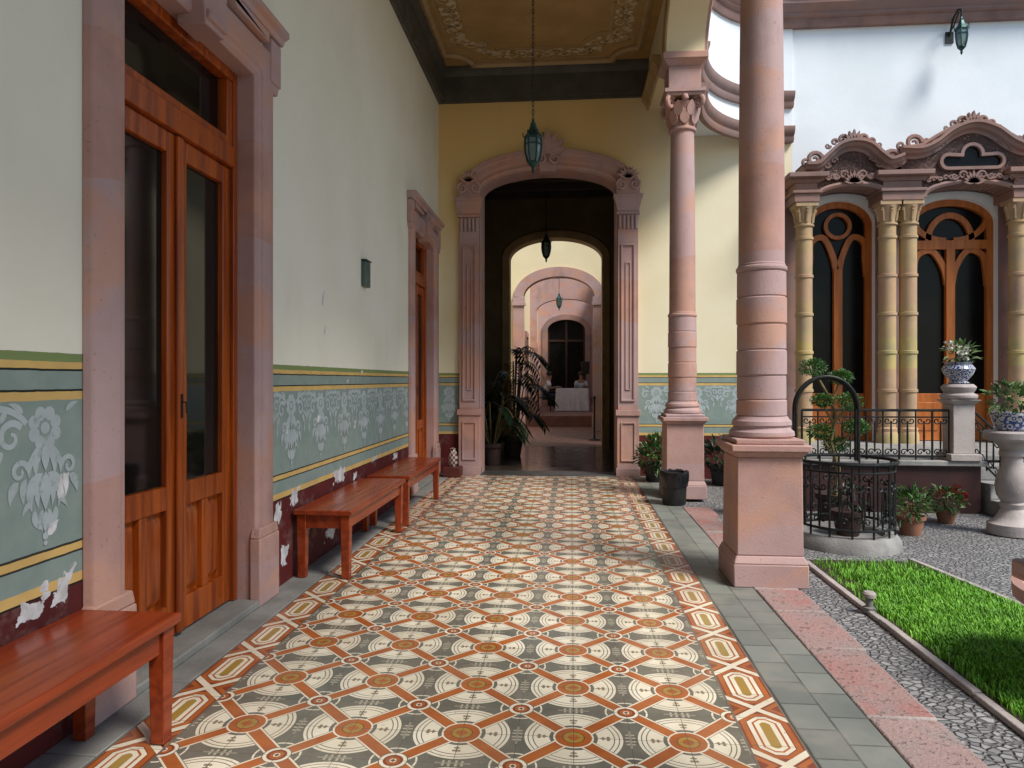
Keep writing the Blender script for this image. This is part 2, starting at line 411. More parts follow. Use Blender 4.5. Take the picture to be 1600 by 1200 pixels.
def pavermat():
    m, b = newmat('grey_pavers'); p = pos(); xyz = sep(p)
    br = T.nodes.new('ShaderNodeTexBrick'); 
    cb = T.nodes.new('ShaderNodeCombineXYZ'); T.links.new(xyz[1], cb.inputs[0]); T.links.new(add(xyz[0],.85), cb.inputs[1])
    T.links.new(cb.outputs[0], br.inputs['Vector'])
    br.inputs['Scale'].default_value = 1; br.inputs['Brick Width'].default_value = .21; br.inputs['Row Height'].default_value = .155; br.inputs['Mortar Size'].default_value = .005; br.offset = .5
    br.inputs['Color1'].default_value = (.20,.215,.19,1); br.inputs['Color2'].default_value = (.14,.15,.135,1); br.inputs['Mortar'].default_value = (.075,.075,.065,1)
    c = mix(mul(ramp(noise(p, 4, 6),.4,.7), .55), br.outputs['Color'], (.27,.25,.21))
    c = mix(mul(ramp(noise(p, 1.1, 5),.5,.7), .45), c, (.09,.10,.085))
    setc(b, c); b.inputs['Roughness'].default_value = .5
    T.links.new(bump(add(mul(noise(p, 50, 4), .4), mul(br.outputs['Fac'], -.6)), .3, .008), b.inputs['Normal'])
    return m
PAVER = pavermat()
def slabmat():
    m, b = newmat('worn_pink_slabs'); p = pos()
    r = T.nodes.new('ShaderNodeNewGeometry').outputs['Random Per Island']
    c = mix(ramp(r,.35,.65), (.33,.15,.13), (.36,.30,.28)); c = mix(ramp(noise(p, 3, 6, .6),.35,.65), c, (.31,.205,.185))
    c = mix(mul(ramp(noise(p, 1.8, 6, .7),.5,.64),.6), c, (.24,.21,.195))
    pits = ramp(noise(p, 38, 5), .59, .66); c = mix(mul(pits,.6), c, (.12,.085,.075))
    setc(b, c); b.inputs['Roughness'].default_value = .8
    T.links.new(bump(sub(noise(p, 60, 4), pits), .6, .012), b.inputs['Normal'])
    return m
SLAB = slabmat()

# ------------------------------------------------------------------ layout constants
XW = -1.87        # left wall
XCOL = 1.275
XA0, XA1 = XCOL-.21, XCOL+.21
YE = 9.75         # end wall
ZC = 5.73
idf = lambda x,y,z: (x,y,z)
fY = lambda y0: (lambda u,v,b: (u, y0-b, v))       # wall facing -Y, u=x v=z
fw = lambda u,w,z: (u,w,z)
def st(o): o['kind'] = 'structure'; return o

# ------------------------------------------------------------------ ground
st(MB().add([(-80,-80,-.03),(120,-80,-.03),(120,160,-.03),(-80,160,-.03)], [(0,1,2,3)]).build('ground', PEB, smooth=False))
st(MB().box(-1.67,.85,-3,YE+.34,-.028,0).build('tile_floor', TILE, smooth=False))
mb = MB(); random.seed(3)
y = -3.0
while y < YE:
    L = random.uniform(.5,.9); y2 = min(y+L, YE); mb.box(XW,-1.672,y+.003,y2-.003,-.028,.004); y = y2
st(mb.build('wall_kerb', GREYST, bevel=.004))
st(MB().box(.852,1.16,-3,YE,-.028,.001).build('paver_path', PAVER))
mb = MB(); y = -3.0
while y < 7.4:
    L = random.choice([.42,.55,.7,.8]); mb.box(1.163,1.43+random.uniform(-.025,.025),y+.004,min(y+L,7.4)-.004,-.028,.004+random.uniform(0,.008)); y += L
st(mb.build('stone_path', SLAB, bevel=.010))
mb = MB(); y = -3.0
while y < 5.3:
    L = random.uniform(.7,1.1); y2 = min(y+L,5.3); mb.box(1.71,1.752,y+.003,y2-.003,-.03,-.004+random.uniform(0,.006)); y = y2
st(mb.build('lawn_kerb', PALEST, bevel=.006))
mb = MB(); mb.prism([(1.752,-3),(3.0,-3),(2.62,4.2),(2.45,5.35),(1.752,5.35)], lambda u,v,b:(u,v,b), -.03, -.008)
st(mb.build('lawn_soil', SOIL))
mb = MB(); mb.sweep([(2.50,5.40),(2.67,4.2),(3.05,-3)], [(0,-.03),(.04,-.03),(.04,.004),(0,.004)], lambda u,v,b:(u,v,b))
st(mb.build('garden_kerb', PALEST, bevel=.004))
mb = MB(); random.seed(5)
def in_lawn(x,y):
    if y > 5.33 or x < 1.76: return False
    xr = 2.45 + (5.35-y)*.148 if y > 4.2 else 2.62 + (4.2-y)*.053
    return x < xr
n = 0
while n < 60000:
    x = random.uniform(1.76,2.95); y = random.triangular(1.2,5.35,3.5)
    if not in_lawn(x,y): continue
    n += 1
    edge = (x-1.76) + .05*math.sin(y*5)+.03*math.sin(y*17)
    if edge < .07 and random.random() < .75: continue
    h = random.uniform(.02,.045)*(1 if edge > .12 else .8)
    a = random.uniform(0,2*PI); ln = random.uniform(.2,.8)*h; w = random.uniform(.0025,.0042)
    dx, dy = math.cos(a), math.sin(a)
    mb.add([(x-dy*w,y+dx*w,-.01),(x+dy*w,y-dx*w,-.01),(x+dx*ln*.4+dy*w*.7,y+dy*ln*.4-dx*w*.7,h*.65),(x+dx*ln*.4-dy*w*.7,y+dy*ln*.4+dx*w*.7,h*.65),(x+dx*ln,y+dy*ln,h)],
           [(0,1,2,3),(3,2,4)])
tag(mb.build('lawn_grass', GRASS, fix=False, smooth=False), 'bright green grass strip growing between the two pale kerbs', 'grass', kind='stuff')

# ------------------------------------------------------------------ left wall
DY = [3.335, 8.70]; HW = .595; DH = 3.12
wl = root('wall', 'long cream corridor wall with green stencilled dado and two stone doorways', 'wall', (XW,0,0))
mb = MB(); e = .10
segs = [-3.0]
for d in DY: segs += [d-HW-e, d+HW+e]
segs += [YE+.3]
for i in range(0,len(segs),2): mb.box(XW-.4,XW,segs[i],segs[i+1],-.03,5.9)
for d in DY: mb.box(XW-.4,XW,d-HW-e,d+HW+e,DH+e,5.9)
mb.build('plaster', WALL, wl)

def petal(cx,cz,ang,L,W,n=7):
    out = []
    for i in range(n+1):
        t = i/n; w = W*.5*math.sin(PI*t**.8); out.append((t*L, w))
    for i in range(n-1,0,-1):
        t = i/n; w = W*.5*math.sin(PI*t**.8); out.append((t*L, -w))
    ca, sa = math.cos(ang), math.sin(ang)
    return [(cx+p*ca-q*sa, cz+p*sa+q*ca) for p,q in out]
def stripq(pts, w0, w1):
    m = len(pts); L = []; R = []
    for i in range(m):
        t = Vector(pts[min(i+1,m-1)])-Vector(pts[max(i-1,0)]); t.normalize(); w = w0+(w1-w0)*i/(m-1)
        L.append((pts[i][0]-t.y*w, pts[i][1]+t.x*w)); R.append((pts[i][0]+t.y*w, pts[i][1]-t.x*w))
    return L + R[::-1]
def spiral2(cx,cz,r0,r1,a0,a1,n=16):
    return [(cx+(r0+(r1-r0)*i/n)*math.cos(a0+(a1-a0)*i/n), cz+(r0+(r1-r0)*i/n)*math.sin(a0+(a1-a0)*i/n)) for i in range(n+1)]
def qbez(p0,p1,p2,n=10):
    return [((1-t)**2*p0[0]+2*t*(1-t)*p1[0]+t*t*p2[0], (1-t)**2*p0[1]+2*t*(1-t)*p1[1]+t*t*p2[1]) for t in [i/n for i in range(n+1)]]
def crescent(p0,p1,p2,w,n=12):          # curved leaf, thickest in the middle
    pts = qbez(p0,p1,p2,n); L=[]; R=[]
    for i,(x,y) in enumerate(pts):
        t = Vector(pts[min(i+1,n)])-Vector(pts[max(i-1,0)]); t.normalize(); k = w*math.sin(PI*(i/n)**.75)
        L.append((x-t.y*k,y+t.x*k)); R.append((x+t.y*k,y-t.x*k))
    return L + R[::-1][1:-1]
def disc(cx,cz,r,n=10): return [(cx+r*math.cos(2*PI*k/n),cz+r*math.sin(2*PI*k/n)) for k in range(n)]
def motif():
    P = []
    for k in range(8):
        a = PI/8+k*PI/4; P.append(disc(.055*math.cos(a),1.160+.055*math.sin(a),.026))
    P.append(disc(0,1.160,.022))
    for s in (-1,1):
        Q = []
        Q.append(stripq(qbez((.085,1.18),(.15,1.25),(.2735,1.232)), .011,.012))
        Q.append(stripq(spiral2(.152,1.135,.055,.010,PI*.80,-PI*1.5,22), .013,.006))
        Q.append(stripq(spiral2(.238,1.165,.036,.008,PI*.85,-PI*1.4,18), .010,.005))
        for (x0,z0,x1,z1,x2,z2,w) in ((.10,1.215,.125,1.245,.165,1.250,.011),(.17,1.228,.19,1.20,.195,1.185,.012),(.215,1.232,.225,1.25,.255,1.253,.010),
                                      (.185,1.09,.215,1.075,.225,1.02,.018),(.20,1.115,.240,1.11,.262,1.065,.014),(.2735,1.135,.264,1.09,.2735,1.03,.010),
                                      (.225,1.03,.230,.99,.212,.955,.011)): Q.append(crescent((x0,z0),(x1,z1),(x2,z2),w,9))
        Q.append(stripq(qbez((.012,1.10),(.055,1.08),(.078,1.03)), .011,.007))
        Q.append(stripq(spiral2(.115,1.015,.038,.008,PI*.95,-PI*1.2,16), .011,.006))
        for (x0,z0,x1,z1,x2,z2,w) in ((.018,1.095,.052,1.06,.042,.985,.019),(.055,1.055,.082,1.04,.072,.985,.013),(.120,.98,.155,.965,.158,.905,.018),(.088,.99,.110,.955,.098,.90,.015),
                                      (.010,1.00,.095,.965,.060,.865,.023),(.010,.985,.05,.94,.030,.875,.016),(.060,.90,.090,.90,.105,.86,.011),(.048,.875,.055,.83,.020,.80,.015),(.010,.87,.035,.84,.01,.79,.012)):
            Q.append(crescent((x0,z0),(x1,z1),(x2,z2),w,9))
        P += [[(s*u,z) for u,z in q] for q in Q]
    P.append(petal(0,1.105,-PI/2,.10,.040)); P.append(petal(0,1.005,-PI/2,.14,.055)); P.append(petal(0,.865,-PI/2,.08,.036)); P.append(disc(0,.775,.014)); P.append(disc(0,.750,.009))
    return P
Pm = motif()
us = [2.327+.547*k for k in range(-8,15)]
ok = lambda u: all(not (d-HW-.24 < u < d+HW+.24) for d in DY)
mbS = MB()
for u0 in us:
    for i,q in enumerate(Pm):
        pts = [(u0+u,z) for u,z in q]
        if any(not ok(u) for u,z in pts) or max(u for u,z in pts) > YE: continue
        mbS.add([(XW+.0009+.00005*i,u,z) for u,z in pts], [tuple(range(len(pts)))])
mbS.build('dado_stencil', STEN, wl, fix=False, smooth=False)

mb = MB()
mb.sweep([(XW,-3),(XW,YE),(XA0,YE)], [(-.0,5.25),(-.05,5.25),(-.05,5.29),(-.075,5.30),(-.075,5.60),(-.10,5.63),(-.13,5.68),(-.13,5.729),(0,5.729)], idf)
tag(mb.build('cornice', CORNG), 'dark grey green cornice band running under the painted ceiling', 'cornice')

# ceiling
ce = bpy.data.objects.new('ceiling', None); COL.objects.link(ce); ce['kind'] = 'structure'; ORG[ce.name] = Vector((0,0,0))
MB().box(XW-.4,XA0,-3,YE+.3,ZC+.001,ZC+.2).build('panel', OCHRE, ce)
def chamf(i, c, y0=-2.4):
    x0,x1,ya,yb = XW+i, XA0-i, y0+i, YE-i
    res = []
    for cx,cy,a0 in ((x1,yb,-PI/2),(x0,yb,0),(x0,ya,PI/2),(x1,ya,PI)):
        for k in range(9):
            a = a0 - (PI/2)*k/8
            res.append((cx + c*math.cos(a), cy + c*math.sin(a)))
    return res
fc = lambda u,v,b:(u,v,ZC-b)
mb = MB(); mb.sweep(chamf(.16,.34), [(-.05,0),(.05,0),(.05,.03),(.015,.06),(-.03,.045),(-.05,.02)], fc, closed=True)
mb.sweep(chamf(.58,.34), [(-.012,0),(.012,0),(.012,.008),(-.012,.008)], fc, closed=True)
mb.sweep(chamf(.27,.36), [(-.010,0),(.010,0),(.010,.008),(-.010,.008)], fc, closed=True)
mb.build('moulding', TAN, ce)
pm = chamf(.42,.36); fl = MB(); lv = MB(); random.seed(9)
acc = 0; cnt = 0
for i in range(len(pm)):
    a = Vector(pm[i]); b = Vector(pm[(i+1)%len(pm)]); L = (b-a).length
    t = (b-a).normalized(); nr = Vector((-t.y,t.x))
    while acc < L:
        c = a+(b-a)*(acc/L); sg = 1 if cnt%2 else -1
        sp = [(c.x+t.x*u+nr.x*v*sg, c.y+t.y*u+nr.y*v*sg) for u,v in spiral2(0,.03,.085,.015,PI,-PI*.9,14)]
        fl.add([fc(u,v,.0022+.0003*(cnt%3)) for u,v in stripq(sp,.009,.005)],[tuple(range(30))])
        for q in range(3):
            cc = c + t*random.uniform(-.07,.07) + nr*random.uniform(-.11,.11); R = random.uniform(.020,.034) if q else .042; a0 = random.uniform(0,6)
            for k in range(5):
                pts = petal(cc.x,cc.y,a0+k*2*PI/5,R,R*.75,4); fl.add([fc(u,v,.0035+.0006*q+.0001*k) for u,v in pts],[tuple(range(len(pts)))])
        for q in range(3):
            cc = c + t*random.uniform(-.1,.1) + nr*random.uniform(-.12,.12); pts = petal(cc.x,cc.y,random.uniform(0,6.28),random.uniform(.06,.10),.028,5)
            lv.add([fc(u,v,.0014+.0002*q) for u,v in pts],[tuple(range(len(pts)))])
        acc += .118; cnt += 1
    acc -= L
fl.build('floral_border', CREAMFL, ce, fix=False, smooth=False); lv.build('leaf_border', OLIVE, ce, fix=False, smooth=False)

tag(MB().box(XW-.4,XA1,-3,YE+.3,ZC+.25,6.9).build('roof_slab', CREAM, base=(0,0,ZC+.25)), 'flat roof slab above the corridor ceiling', 'roof')
tag(MB().box(XW-.4,XA0,-3.3,-3,-.03,5.9).build('wall', CREAM, base=(0,-3.2,0)), 'plain cream wall added unseen behind the viewer to block light', 'wall')  # unseen wall, added to stop light flooding in from behind the camera

# ------------------------------------------------------------------ doorways
def doorway(label):
    r = root('stone_doorway', label, 'doorway', (0,0,0), None)
    f = lambda u,v,b: (b,u,v)
    prof = [(0,-.12),(0,.02),(.02,.035),(.05,.035),(.06,.05),(.19,.05),(.215,.035),(.225,.0),(.1,-.001),(.1,-.12)]
    mb = MB(); mb.sweep([(-HW,.0),(-HW,DH),(HW,DH),(HW,0)], prof, f)
    mb.build('surround', PINK, r, bevel=.006)
    for s in (-1,1):
        mb = MB(); c = s*(HW+.115); mb.box(-.0,.065,c-.135,c+.135,.004,.40); mb.prism([(c-.135,.40),(c+.135,.40),(c+.115,.46),(c-.115,.46)], f, 0,.06)
        mb.build('plinth', PINK, r, bevel=.008)
    for s in (-1,1):
        mb = MB()
        c0 = s*(HW+.15); c1 = s*(HW+.29); lo,hi = min(c0,c1),max(c0,c1)
        mb.prism([(lo,DH+.03),(hi,DH+.03),(hi,DH+.29),(lo,DH+.29)], f, 0,.06)
        mb.prism([(lo+.03,DH-.03),(hi-.04,DH-.03),(hi-.02,DH+.029),(lo+.01,DH+.029)], f, 0,.055)
        mb.build('ear', PINK, r, bevel=.008)
    mb = MB()
    mb.sweep([(-HW-.30,DH+.30),(HW+.30,DH+.30)], [(0,0),(0,.07),(.03,.08),(.05,.11),(.085,.11),(.085,0)], f)
    mb.prism([(-HW-.1,DH+.235),(-.3,DH+.235),(-.2,DH+.285),(.2,DH+.285),(.3,DH+.235),(HW+.1,DH+.235),(HW+.1,DH+.295),(-HW-.1,DH+.295)], f, .0,.07)
    mb.build('lintel_moulding', PINK, r, bevel=.005)
    mb = MB(); mb.prism([(-.09,DH-.05),(.09,DH-.05),(.14,DH+.30),(-.14,DH+.30)], f, -.05,.10)
    mb.tube([(.11,-.13,DH+.23),(.11,.13,DH+.23)], .035, 10); mb.tube([(.10,-.09,DH+.0),(.10,.09,DH+.0)], .025, 10)
    mb.build('keystone', PINK, r, bevel=.008)
    MB().box(-.2,.06,-HW,HW,.003,.045).build('threshold', GREYST, r, bevel=.008)
    return r
def door(label):
    r = root('double_door', label, 'door')
    z0 = .046
    mb = MB()
    mb.box(-.09,.02,-HW,-HW+.05,z0,DH); mb.box(-.09,.02,HW-.05,HW,z0,DH); mb.box(-.09,.02,-HW+.05,HW-.05,DH-.06,DH)
    mb.box(-.09,.03,-HW+.05,HW-.05,2.56,2.68)
    mb.box(-.09,.012,-HW+.05,-HW+.11,2.68,DH-.06); mb.box(-.09,.012,HW-.11,HW-.05,2.68,DH-.06); mb.box(-.09,.012,-HW+.11,HW-.11,2.68,2.73)
    mb.build('frame', DOORW, r, bevel=.006)
    MB().box(-.06,-.045,-HW+.11,HW-.11,2.73,DH-.06).build('transom_glass', DGLASS, r)
    for s in (-1,1):
        a,b = (-HW+.052, -.003) if s < 0 else (.003, HW-.052)
        mb = MB(); w = .085
        mb.box(-.06,0,a,a+w,z0+.01,2.555); mb.box(-.06,0,b-w,b,z0+.01,2.555)
        mb.box(-.06,-.001,a+w,b-w,z0+.01,.22); mb.box(-.06,-.001,a+w,b-w,.69,.81); mb.box(-.06,-.001,a+w,b-w,2.45,2.555)
        m = (a+b)/2; mb.box(-.06,-.002,m-.03,m+.03,.22,.69)
        lf = mb.build('leaf', DOORW, r, bevel=.006)
        MB().box(-.04,-.03,a+w,b-w,.81,2.45).build('glass', DGLASS, lf)
        for p0,p1 in ((a+w,m-.03),(m+.03,b-w)):
            mb = MB(); mb.box(-.05,-.035,p0,p1,.22,.69)
            mb.add([(-.035,p0+.012,.235),(-.035,p1-.012,.235),(-.035,p1-.012,.675),(-.035,p0+.012,.675),(-.012,p0+.04,.28),(-.012,p1-.04,.28),(-.012,p1-.04,.63),(-.012,p0+.04,.63)],
                   [(0,1,5,4),(1,2,6,5),(2,3,7,6),(3,0,4,7),(4,5,6,7)])
            mb.build('panel', DOORW, lf)
    MB().box(0,.022,-.028,.028,z0+.02,2.55).build('astragal', DOORW, r, bevel=.008)
    mb = MB(); mb.box(.022,.026,-.008,.008,1.14,1.26); mb.tube([(.026,0,1.22),(.045,0,1.22),(.048,.0,1.19),(.048,.0,1.165)], .004, 8)
    mb.build('handle', IRON, r)
    return r
dl = ['pink stone doorway surround nearest the viewer, with ears and keystone', 'pink stone doorway surround far along the left wall beside the arch']
dl2 = ['varnished double glass door with transom in the nearest stone doorway', 'double door in the far stone doorway beyond the benches']
dw = doorway(dl[0]); dr = door(dl2[0])
dw2 = copy_tree(dw); dr2 = copy_tree(dr)
for o,yy,l in ((dw,DY[0],dl[0]),(dw2,DY[1],dl[1])): o.location = (XW,yy,0); o['label'] = l; o['group'] = 'stone doorways in the left wall'
for o,yy,l in ((dr,DY[0],dl2[0]),(dr2,DY[1],dl2[1])): o.location = (XW-.10,yy,0); o['label'] = l; o['group'] = 'wooden double doors in the left wall'

# ------------------------------------------------------------------ wall sconce
r = root('wall_sconce', 'small plain grey green box fixed high on the cream wall', 'sconce', (XW,6.15,2.17))
MB().box(XW+.0,XW+.045,6.075,6.225,2.17,2.40).build('body', smat('grey_green_metal', (.085,.135,.115), (.06,.10,.085), .4, (5,5,5), .05, 60), r, bevel=.012)
MB().box(XW+.0,XW+.052,6.068,6.232,2.401,2.415).build('top_rim', smat('dark_green_metal', (.03,.055,.045), (.02,.04,.035), .4, (5,5,5), .05, 60), r, bevel=.004)

# ------------------------------------------------------------------ benches
def bench():
    r = root('bench', 'x', 'bench')
    L, W, H = 1.52, .40, .46
    MB().box(-W/2,W/2,-L/2,L/2,H-.035,H).build('seat', BENCH, r, bevel=.006)
    mb = MB(); i = .03
    mb.box(W/2-i-.022,W/2-i,-L/2+.09,L/2-.09,H-.125,H-.036); mb.box(-W/2+i,-W/2+i+.022,-L/2+.09,L/2-.09,H-.125,H-.036)
    mb.box(-W/2+i+.05,W/2-i-.05,-L/2+i,-L/2+i+.022,H-.125,H-.036); mb.box(-W/2+i+.05,W/2-i-.05,L/2-i-.022,L/2-i,H-.125,H-.036)
    mb.build('apron', BENCH, r, bevel=.003)
    for sx in (-1,1):
        for sy in (-1,1):
            cx = sx*(W/2-.05); cy = sy*(L/2-.05)
            MB().frust(cx,cy,0.001,H-.0355,.026,.032).build('leg', BENCH, r, bevel=.004)
    return r
b0 = bench(); bl = ['red brown wooden bench nearest the viewer, cut by the left edge', 'red brown wooden bench under the peeling red skirting, second from the viewer', 'red brown wooden bench farthest from the viewer, before the far doorway']
for i,yy in enumerate((1.72,5.25,6.93)):
    o = b0 if i == 0 else copy_tree(b0)
    o.location = (-1.648, yy, .004); o['label'] = bl[i]; o['group'] = 'wooden benches along the left wall'

# ------------------------------------------------------------------ end wall with arch
O0, O1, OS, OR = -1.28, .64, 3.98, .31
we = root('wall', 'cream end wall of the corridor pierced by the stone archway', 'wall', (0,YE,0))
FX0 = 3.0
mb = MB().archwall(fw, XW-.05, XA0, O0, O1, -.03, OS, OR, 6.4, YE, YE+.35)
mb.box(XA0,FX0,YE,YE+.35,-.03,6.4); mb.build('plaster', WALLE, we)
mbS = MB()
for u0 in [-1.72, 1.18, 1.73, 2.28, 2.75]:
    for i,q in enumerate(Pm):
        pts = [(u0+u,z) for u,z in q]
        lo = min(u for u,z in pts); hi = max(u for u,z in pts)
        if (lo < -1.86 or hi > -1.6) and u0 < 0 or (lo < .96 or hi > 2.95) and u0 > 0: continue
        mbS.add([(u,YE-.0009-.00005*i,z) for u,z in pts], [tuple(range(len(pts)))])
mbS.build('dado_stencil', STEN, we, fix=False, smooth=False)

ar = root('stone_archway', 'carved pink stone archway with fluted pilasters at the corridor end', 'archway', ((O0+O1)/2,YE,0))
fe = fY(YE)
for s in (-1,1):
    ui = O0 if s < 0 else O1; c = ui + s*.145
    mb = MB()
    mb.box(c-.165,c+.165,YE-.10,YE-.0,.0,.12)
    mb.box(c-.15,c+.15,YE-.085,YE,.12,.84); mb.box(c-.17,c+.17,YE-.105,YE,.84,.92)
    mb.box(c-.14,c+.14,YE-.07,YE,.92,3.62)
    mb.sweep([(c-.085,1.05),(c-.085,3.2),(c+.085,3.2),(c+.085,1.05)], [(-.012,.069),(.012,.069),(.012,.09),(-.012,.09)], fe, closed=True)
    mb.sweep([(c-.03,1.2),(c-.03,2.95),(c+.03,2.95),(c+.03,1.2)], [(-.008,.069),(.008,.069),(.008,.082),(-.008,.082)], fe, closed=True)
    mb.sweep([(c-.09,.22),(c-.09,.74),(c+.09,.74),(c+.09,.22)], [(-.01,.084),(.01,.084),(.01,.10),(-.01,.10)], fe, closed=True)
    mb.build('pilaster', PINK, ar, bevel=.004)
    mb = MB()
    mb.frust(c,YE-.045,3.62,3.66,.16,.16,.05,.05)
    for k in range(5): mb.tube([(c-.11+.055*k,YE-.075,3.42),(c-.11+.055*k,YE-.085,3.60)], .022, 8)
    mb.frust(c,YE-.06,3.66,3.84,.145,.19,.06,.08); mb.box(c-.20,c+.20,YE-.14,YE,3.84,3.89)
    mb.prism([(c-.155,3.89),(c+.155,3.89),(c+.17,4.02),(c+.11,4.18),(c+s*.03,4.26),(c-.11,4.18),(c-.17,4.02)], fe, 0,.11)
    for q in (-1,1):
        sp = spiral2(c+q*.09,4.02,.075,.013,PI/2,PI/2-q*PI*3.2,26); mb.tube([(u,YE-.12,z) for u,z in sp], [.024-.012*i/26 for i in range(27)], 8)
    for k in range(7):
        a = PI/2+(k-3)*.36; pts = petal(c,4.09,a,.18,.05,6); mb.prism(pts, fe, .10-.002*k,.14)
    mb.build('capital', PINK, ar, bevel=.004)
hc = (O0+O1)/2; hw = (O1-O0)/2
pth = [(hc-hw*math.cos(PI*i/36), OS+OR*math.sin(PI*i/36)) for i in range(37)]
mb = MB(); mb.sweep(pth[2:-2], [(0,-.03),(0,.06),(.03,.075),(.06,.06),(.08,.06),(.10,.085),(.17,.085),(.19,.11),(.25,.11),(.27,.06),(.27,-.0),(.01,-.001)], fe)
mb.build('archivolt', PINK, ar)
mb = MB()
pl = [(O0,0.0)]+pth+[(O1,0.0)]
mb.sweep(pl, [(-.02,-.36),(-.02,.04),(.0,.04),(.0,-.36)], fe)
mb.build('reveal', PINK, ar)
mb = MB(); mb.prism([(hc-.11,4.22),(hc+.11,4.22),(hc+.15,4.60),(hc-.15,4.60)], fe, 0,.15)
for k in range(7):
    a = PI/2+(k-3)*.42; pts = petal(hc,4.45,a,.36-.03*abs(k-3),.10,7); mb.prism(pts, fe, .12-.004*k,.19+.006*(3-abs(k-3)))
for q in (-1,1):
    sp = spiral2(hc+q*.10,4.38,.075,.015,PI/2,PI/2+q*PI*3,24); mb.tube([(u,YE-.18,z) for u,z in sp], [.024-.012*i/24 for i in range(25)], 8)
mb.build('keystone', PINK, ar, bevel=.004)
st(MB().box(O0+.02,O1-.02,YE-.12,YE+.34,-.02,.012).build('threshold_slab', smat('dark_slate', (.06,.058,.055), (.04,.04,.038), .4, (4,4,4), .2, 50), bevel=.006))

# ------------------------------------------------------------------ arcade columns
YC = [-1.85,1.47,4.79,8.11]
def column():
    r = root('column', 'x', 'column')
    mb = MB(); mb.box(-.235,.235,-.235,.235,.0,.15); mb.frust(0,0,.15,.20,.235,.212); mb.frust(0,0,.20,.83,.210,.204)
    mb.frust(0,0,.83,.87,.204,.235); mb.box(-.25,.25,-.25,.25,.87,.915); mb.box(-.215,.215,-.215,.215,.915,.95)
    mb.build('pedestal', PINK, r, bevel=.008)
    MB().lathe([(.200,.95),(.210,.965),(.207,.99),(.188,1.005),(.180,1.02),(.192,1.035),(.188,1.06),(.172,1.075),(.166,1.09)], n=40).build('base', PINK, r)
    pr = []
    bands = [1.09,1.20,1.36,1.53,1.70,1.88,2.05]
    for i in range(len(bands)-1):
        a,b = bands[i],bands[i+1]; rr = .161 if i%2 == 0 else .157
        pr += [(rr-.006,a),(rr-.006,a+.004),(rr,a+.009),(rr-.0005,b-.007),(rr-.006,b-.002)]
    pr += [(.155,2.05),(.162,2.058),(.164,2.07),(.162,2.082),(.152,2.088),(.152,2.10),(.147,2.105)]
    pr += [(.147,2.12),(.145,2.8),(.139,3.5),(.131,4.15),(.130,4.17)]
    MB().lathe(pr, n=48).build('shaft', PINK, r, ang=18)
    mb = MB().lathe([(.132,4.16),(.152,4.17),(.156,4.185),(.152,4.20),(.135,4.21),(.137,4.28),(.15,4.36),(.18,4.44),(.195,4.47)], n=32)
    for k in range(4):
        a = PI/4+k*PI/2; ca,sa = math.cos(a),math.sin(a)
        sp = spiral2(.22,4.46,.075,.012,PI*.75,-PI*2.2,26)
        mb.tube([(u*ca,u*sa,z) for u,z in sp], [.032-.018*i/26 for i in range(27)], 8)
    for k in range(8):
        a = k*PI/4
        for sgn in (0,1):
            pts = petal(0,4.22+.09*sgn,PI/2,.17,.11,6)
            aa = a + sgn*PI/8; ca,sa = math.cos(aa),math.sin(aa)
            mb.prism(pts, lambda u,v,b,ca=ca,sa=sa: ((.130+b+.3*max(0,v-4.24)**1.3)*ca-u*sa, (.130+b+.3*max(0,v-4.24)**1.3)*sa+u*ca, v), 0,.035)
    for k in range(4):
        a = k*PI/2; mb.lathe([(0,-.045),(.035,-.02),(.04,.0),(.03,.03),(0,.045)], .20*math.cos(a), .20*math.sin(a), 4.50, 10)
    mb.box(-.205,.205,-.205,.205,4.525,4.56); mb.box(-.225,.225,-.225,.225,4.56,4.60)
    mb.build('capital', PINK, r)
    mb = MB(); mb.box(-.18,.18,-.18,.18,4.60,4.86); mb.frust(0,0,4.86,4.92,.18,.24); mb.box(-.25,.25,-.25,.25,4.92,4.995)
    mb.build('impost', PINK, r, bevel=.006)
    return r
c0 = column()
cl = ['pink stone column behind the viewer', 'pink stone column just outside the right edge of the view', 'tall banded pink stone column on pedestal nearest the viewer', 'pink stone column with carved capital and impost, before the end wall']
for i,yy in enumerate(YC):
    o = c0 if i == 0 else copy_tree(c0); o.location = (XCOL,yy,.0); o['label'] = cl[i]; o['group'] = 'arcade columns'
fa = lambda u,w,z: (w,u,z)
aw = root('arcade_wall', 'plastered arches spanning between the pink corridor columns', 'wall', (XCOL,0,5))
for i in range(3):
    a,b = YC[i],YC[i+1]
    MB().archwall(fa, a,b,a+.22,b-.22,4.995,5.0,.66,6.6,XA0,XA1,32).build('arch', CREAM, aw)
    ph = (b-a)/2-.22; pc = (a+b)/2
    pp = [(pc-ph*math.cos(PI*k/32), 5.0+.66*math.sin(PI*k/32)) for k in range(33)]
    MB().sweep(pp, [(0.002,-.005),(.002,.03),(.05,.045),(.16,.045),(.18,.03),(.19,-.005)], lambda u,v,b:(XA1+b,u,v)).build('archivolt', PINK, aw)
    MB().sweep(pp, [(0.002,-.005),(.002,.02),(.05,.03),(.15,.03),(.16,-.005)], lambda u,v,b:(XA0-b,u,v)).build('archivolt', TAN, aw)
MB().box(XA0,XA1-.1,YC[3],YE,5.08,6.6).build('lintel', CREAM, aw)
MB().sweep([(XA0,YC[3]+.26),(XA0,YE-.13)], [(.0,5.02),(.0,5.2),(.10,5.2),(.10,5.14),(.05,5.08),(.03,5.02)], idf).build('string_course', TAN, aw)

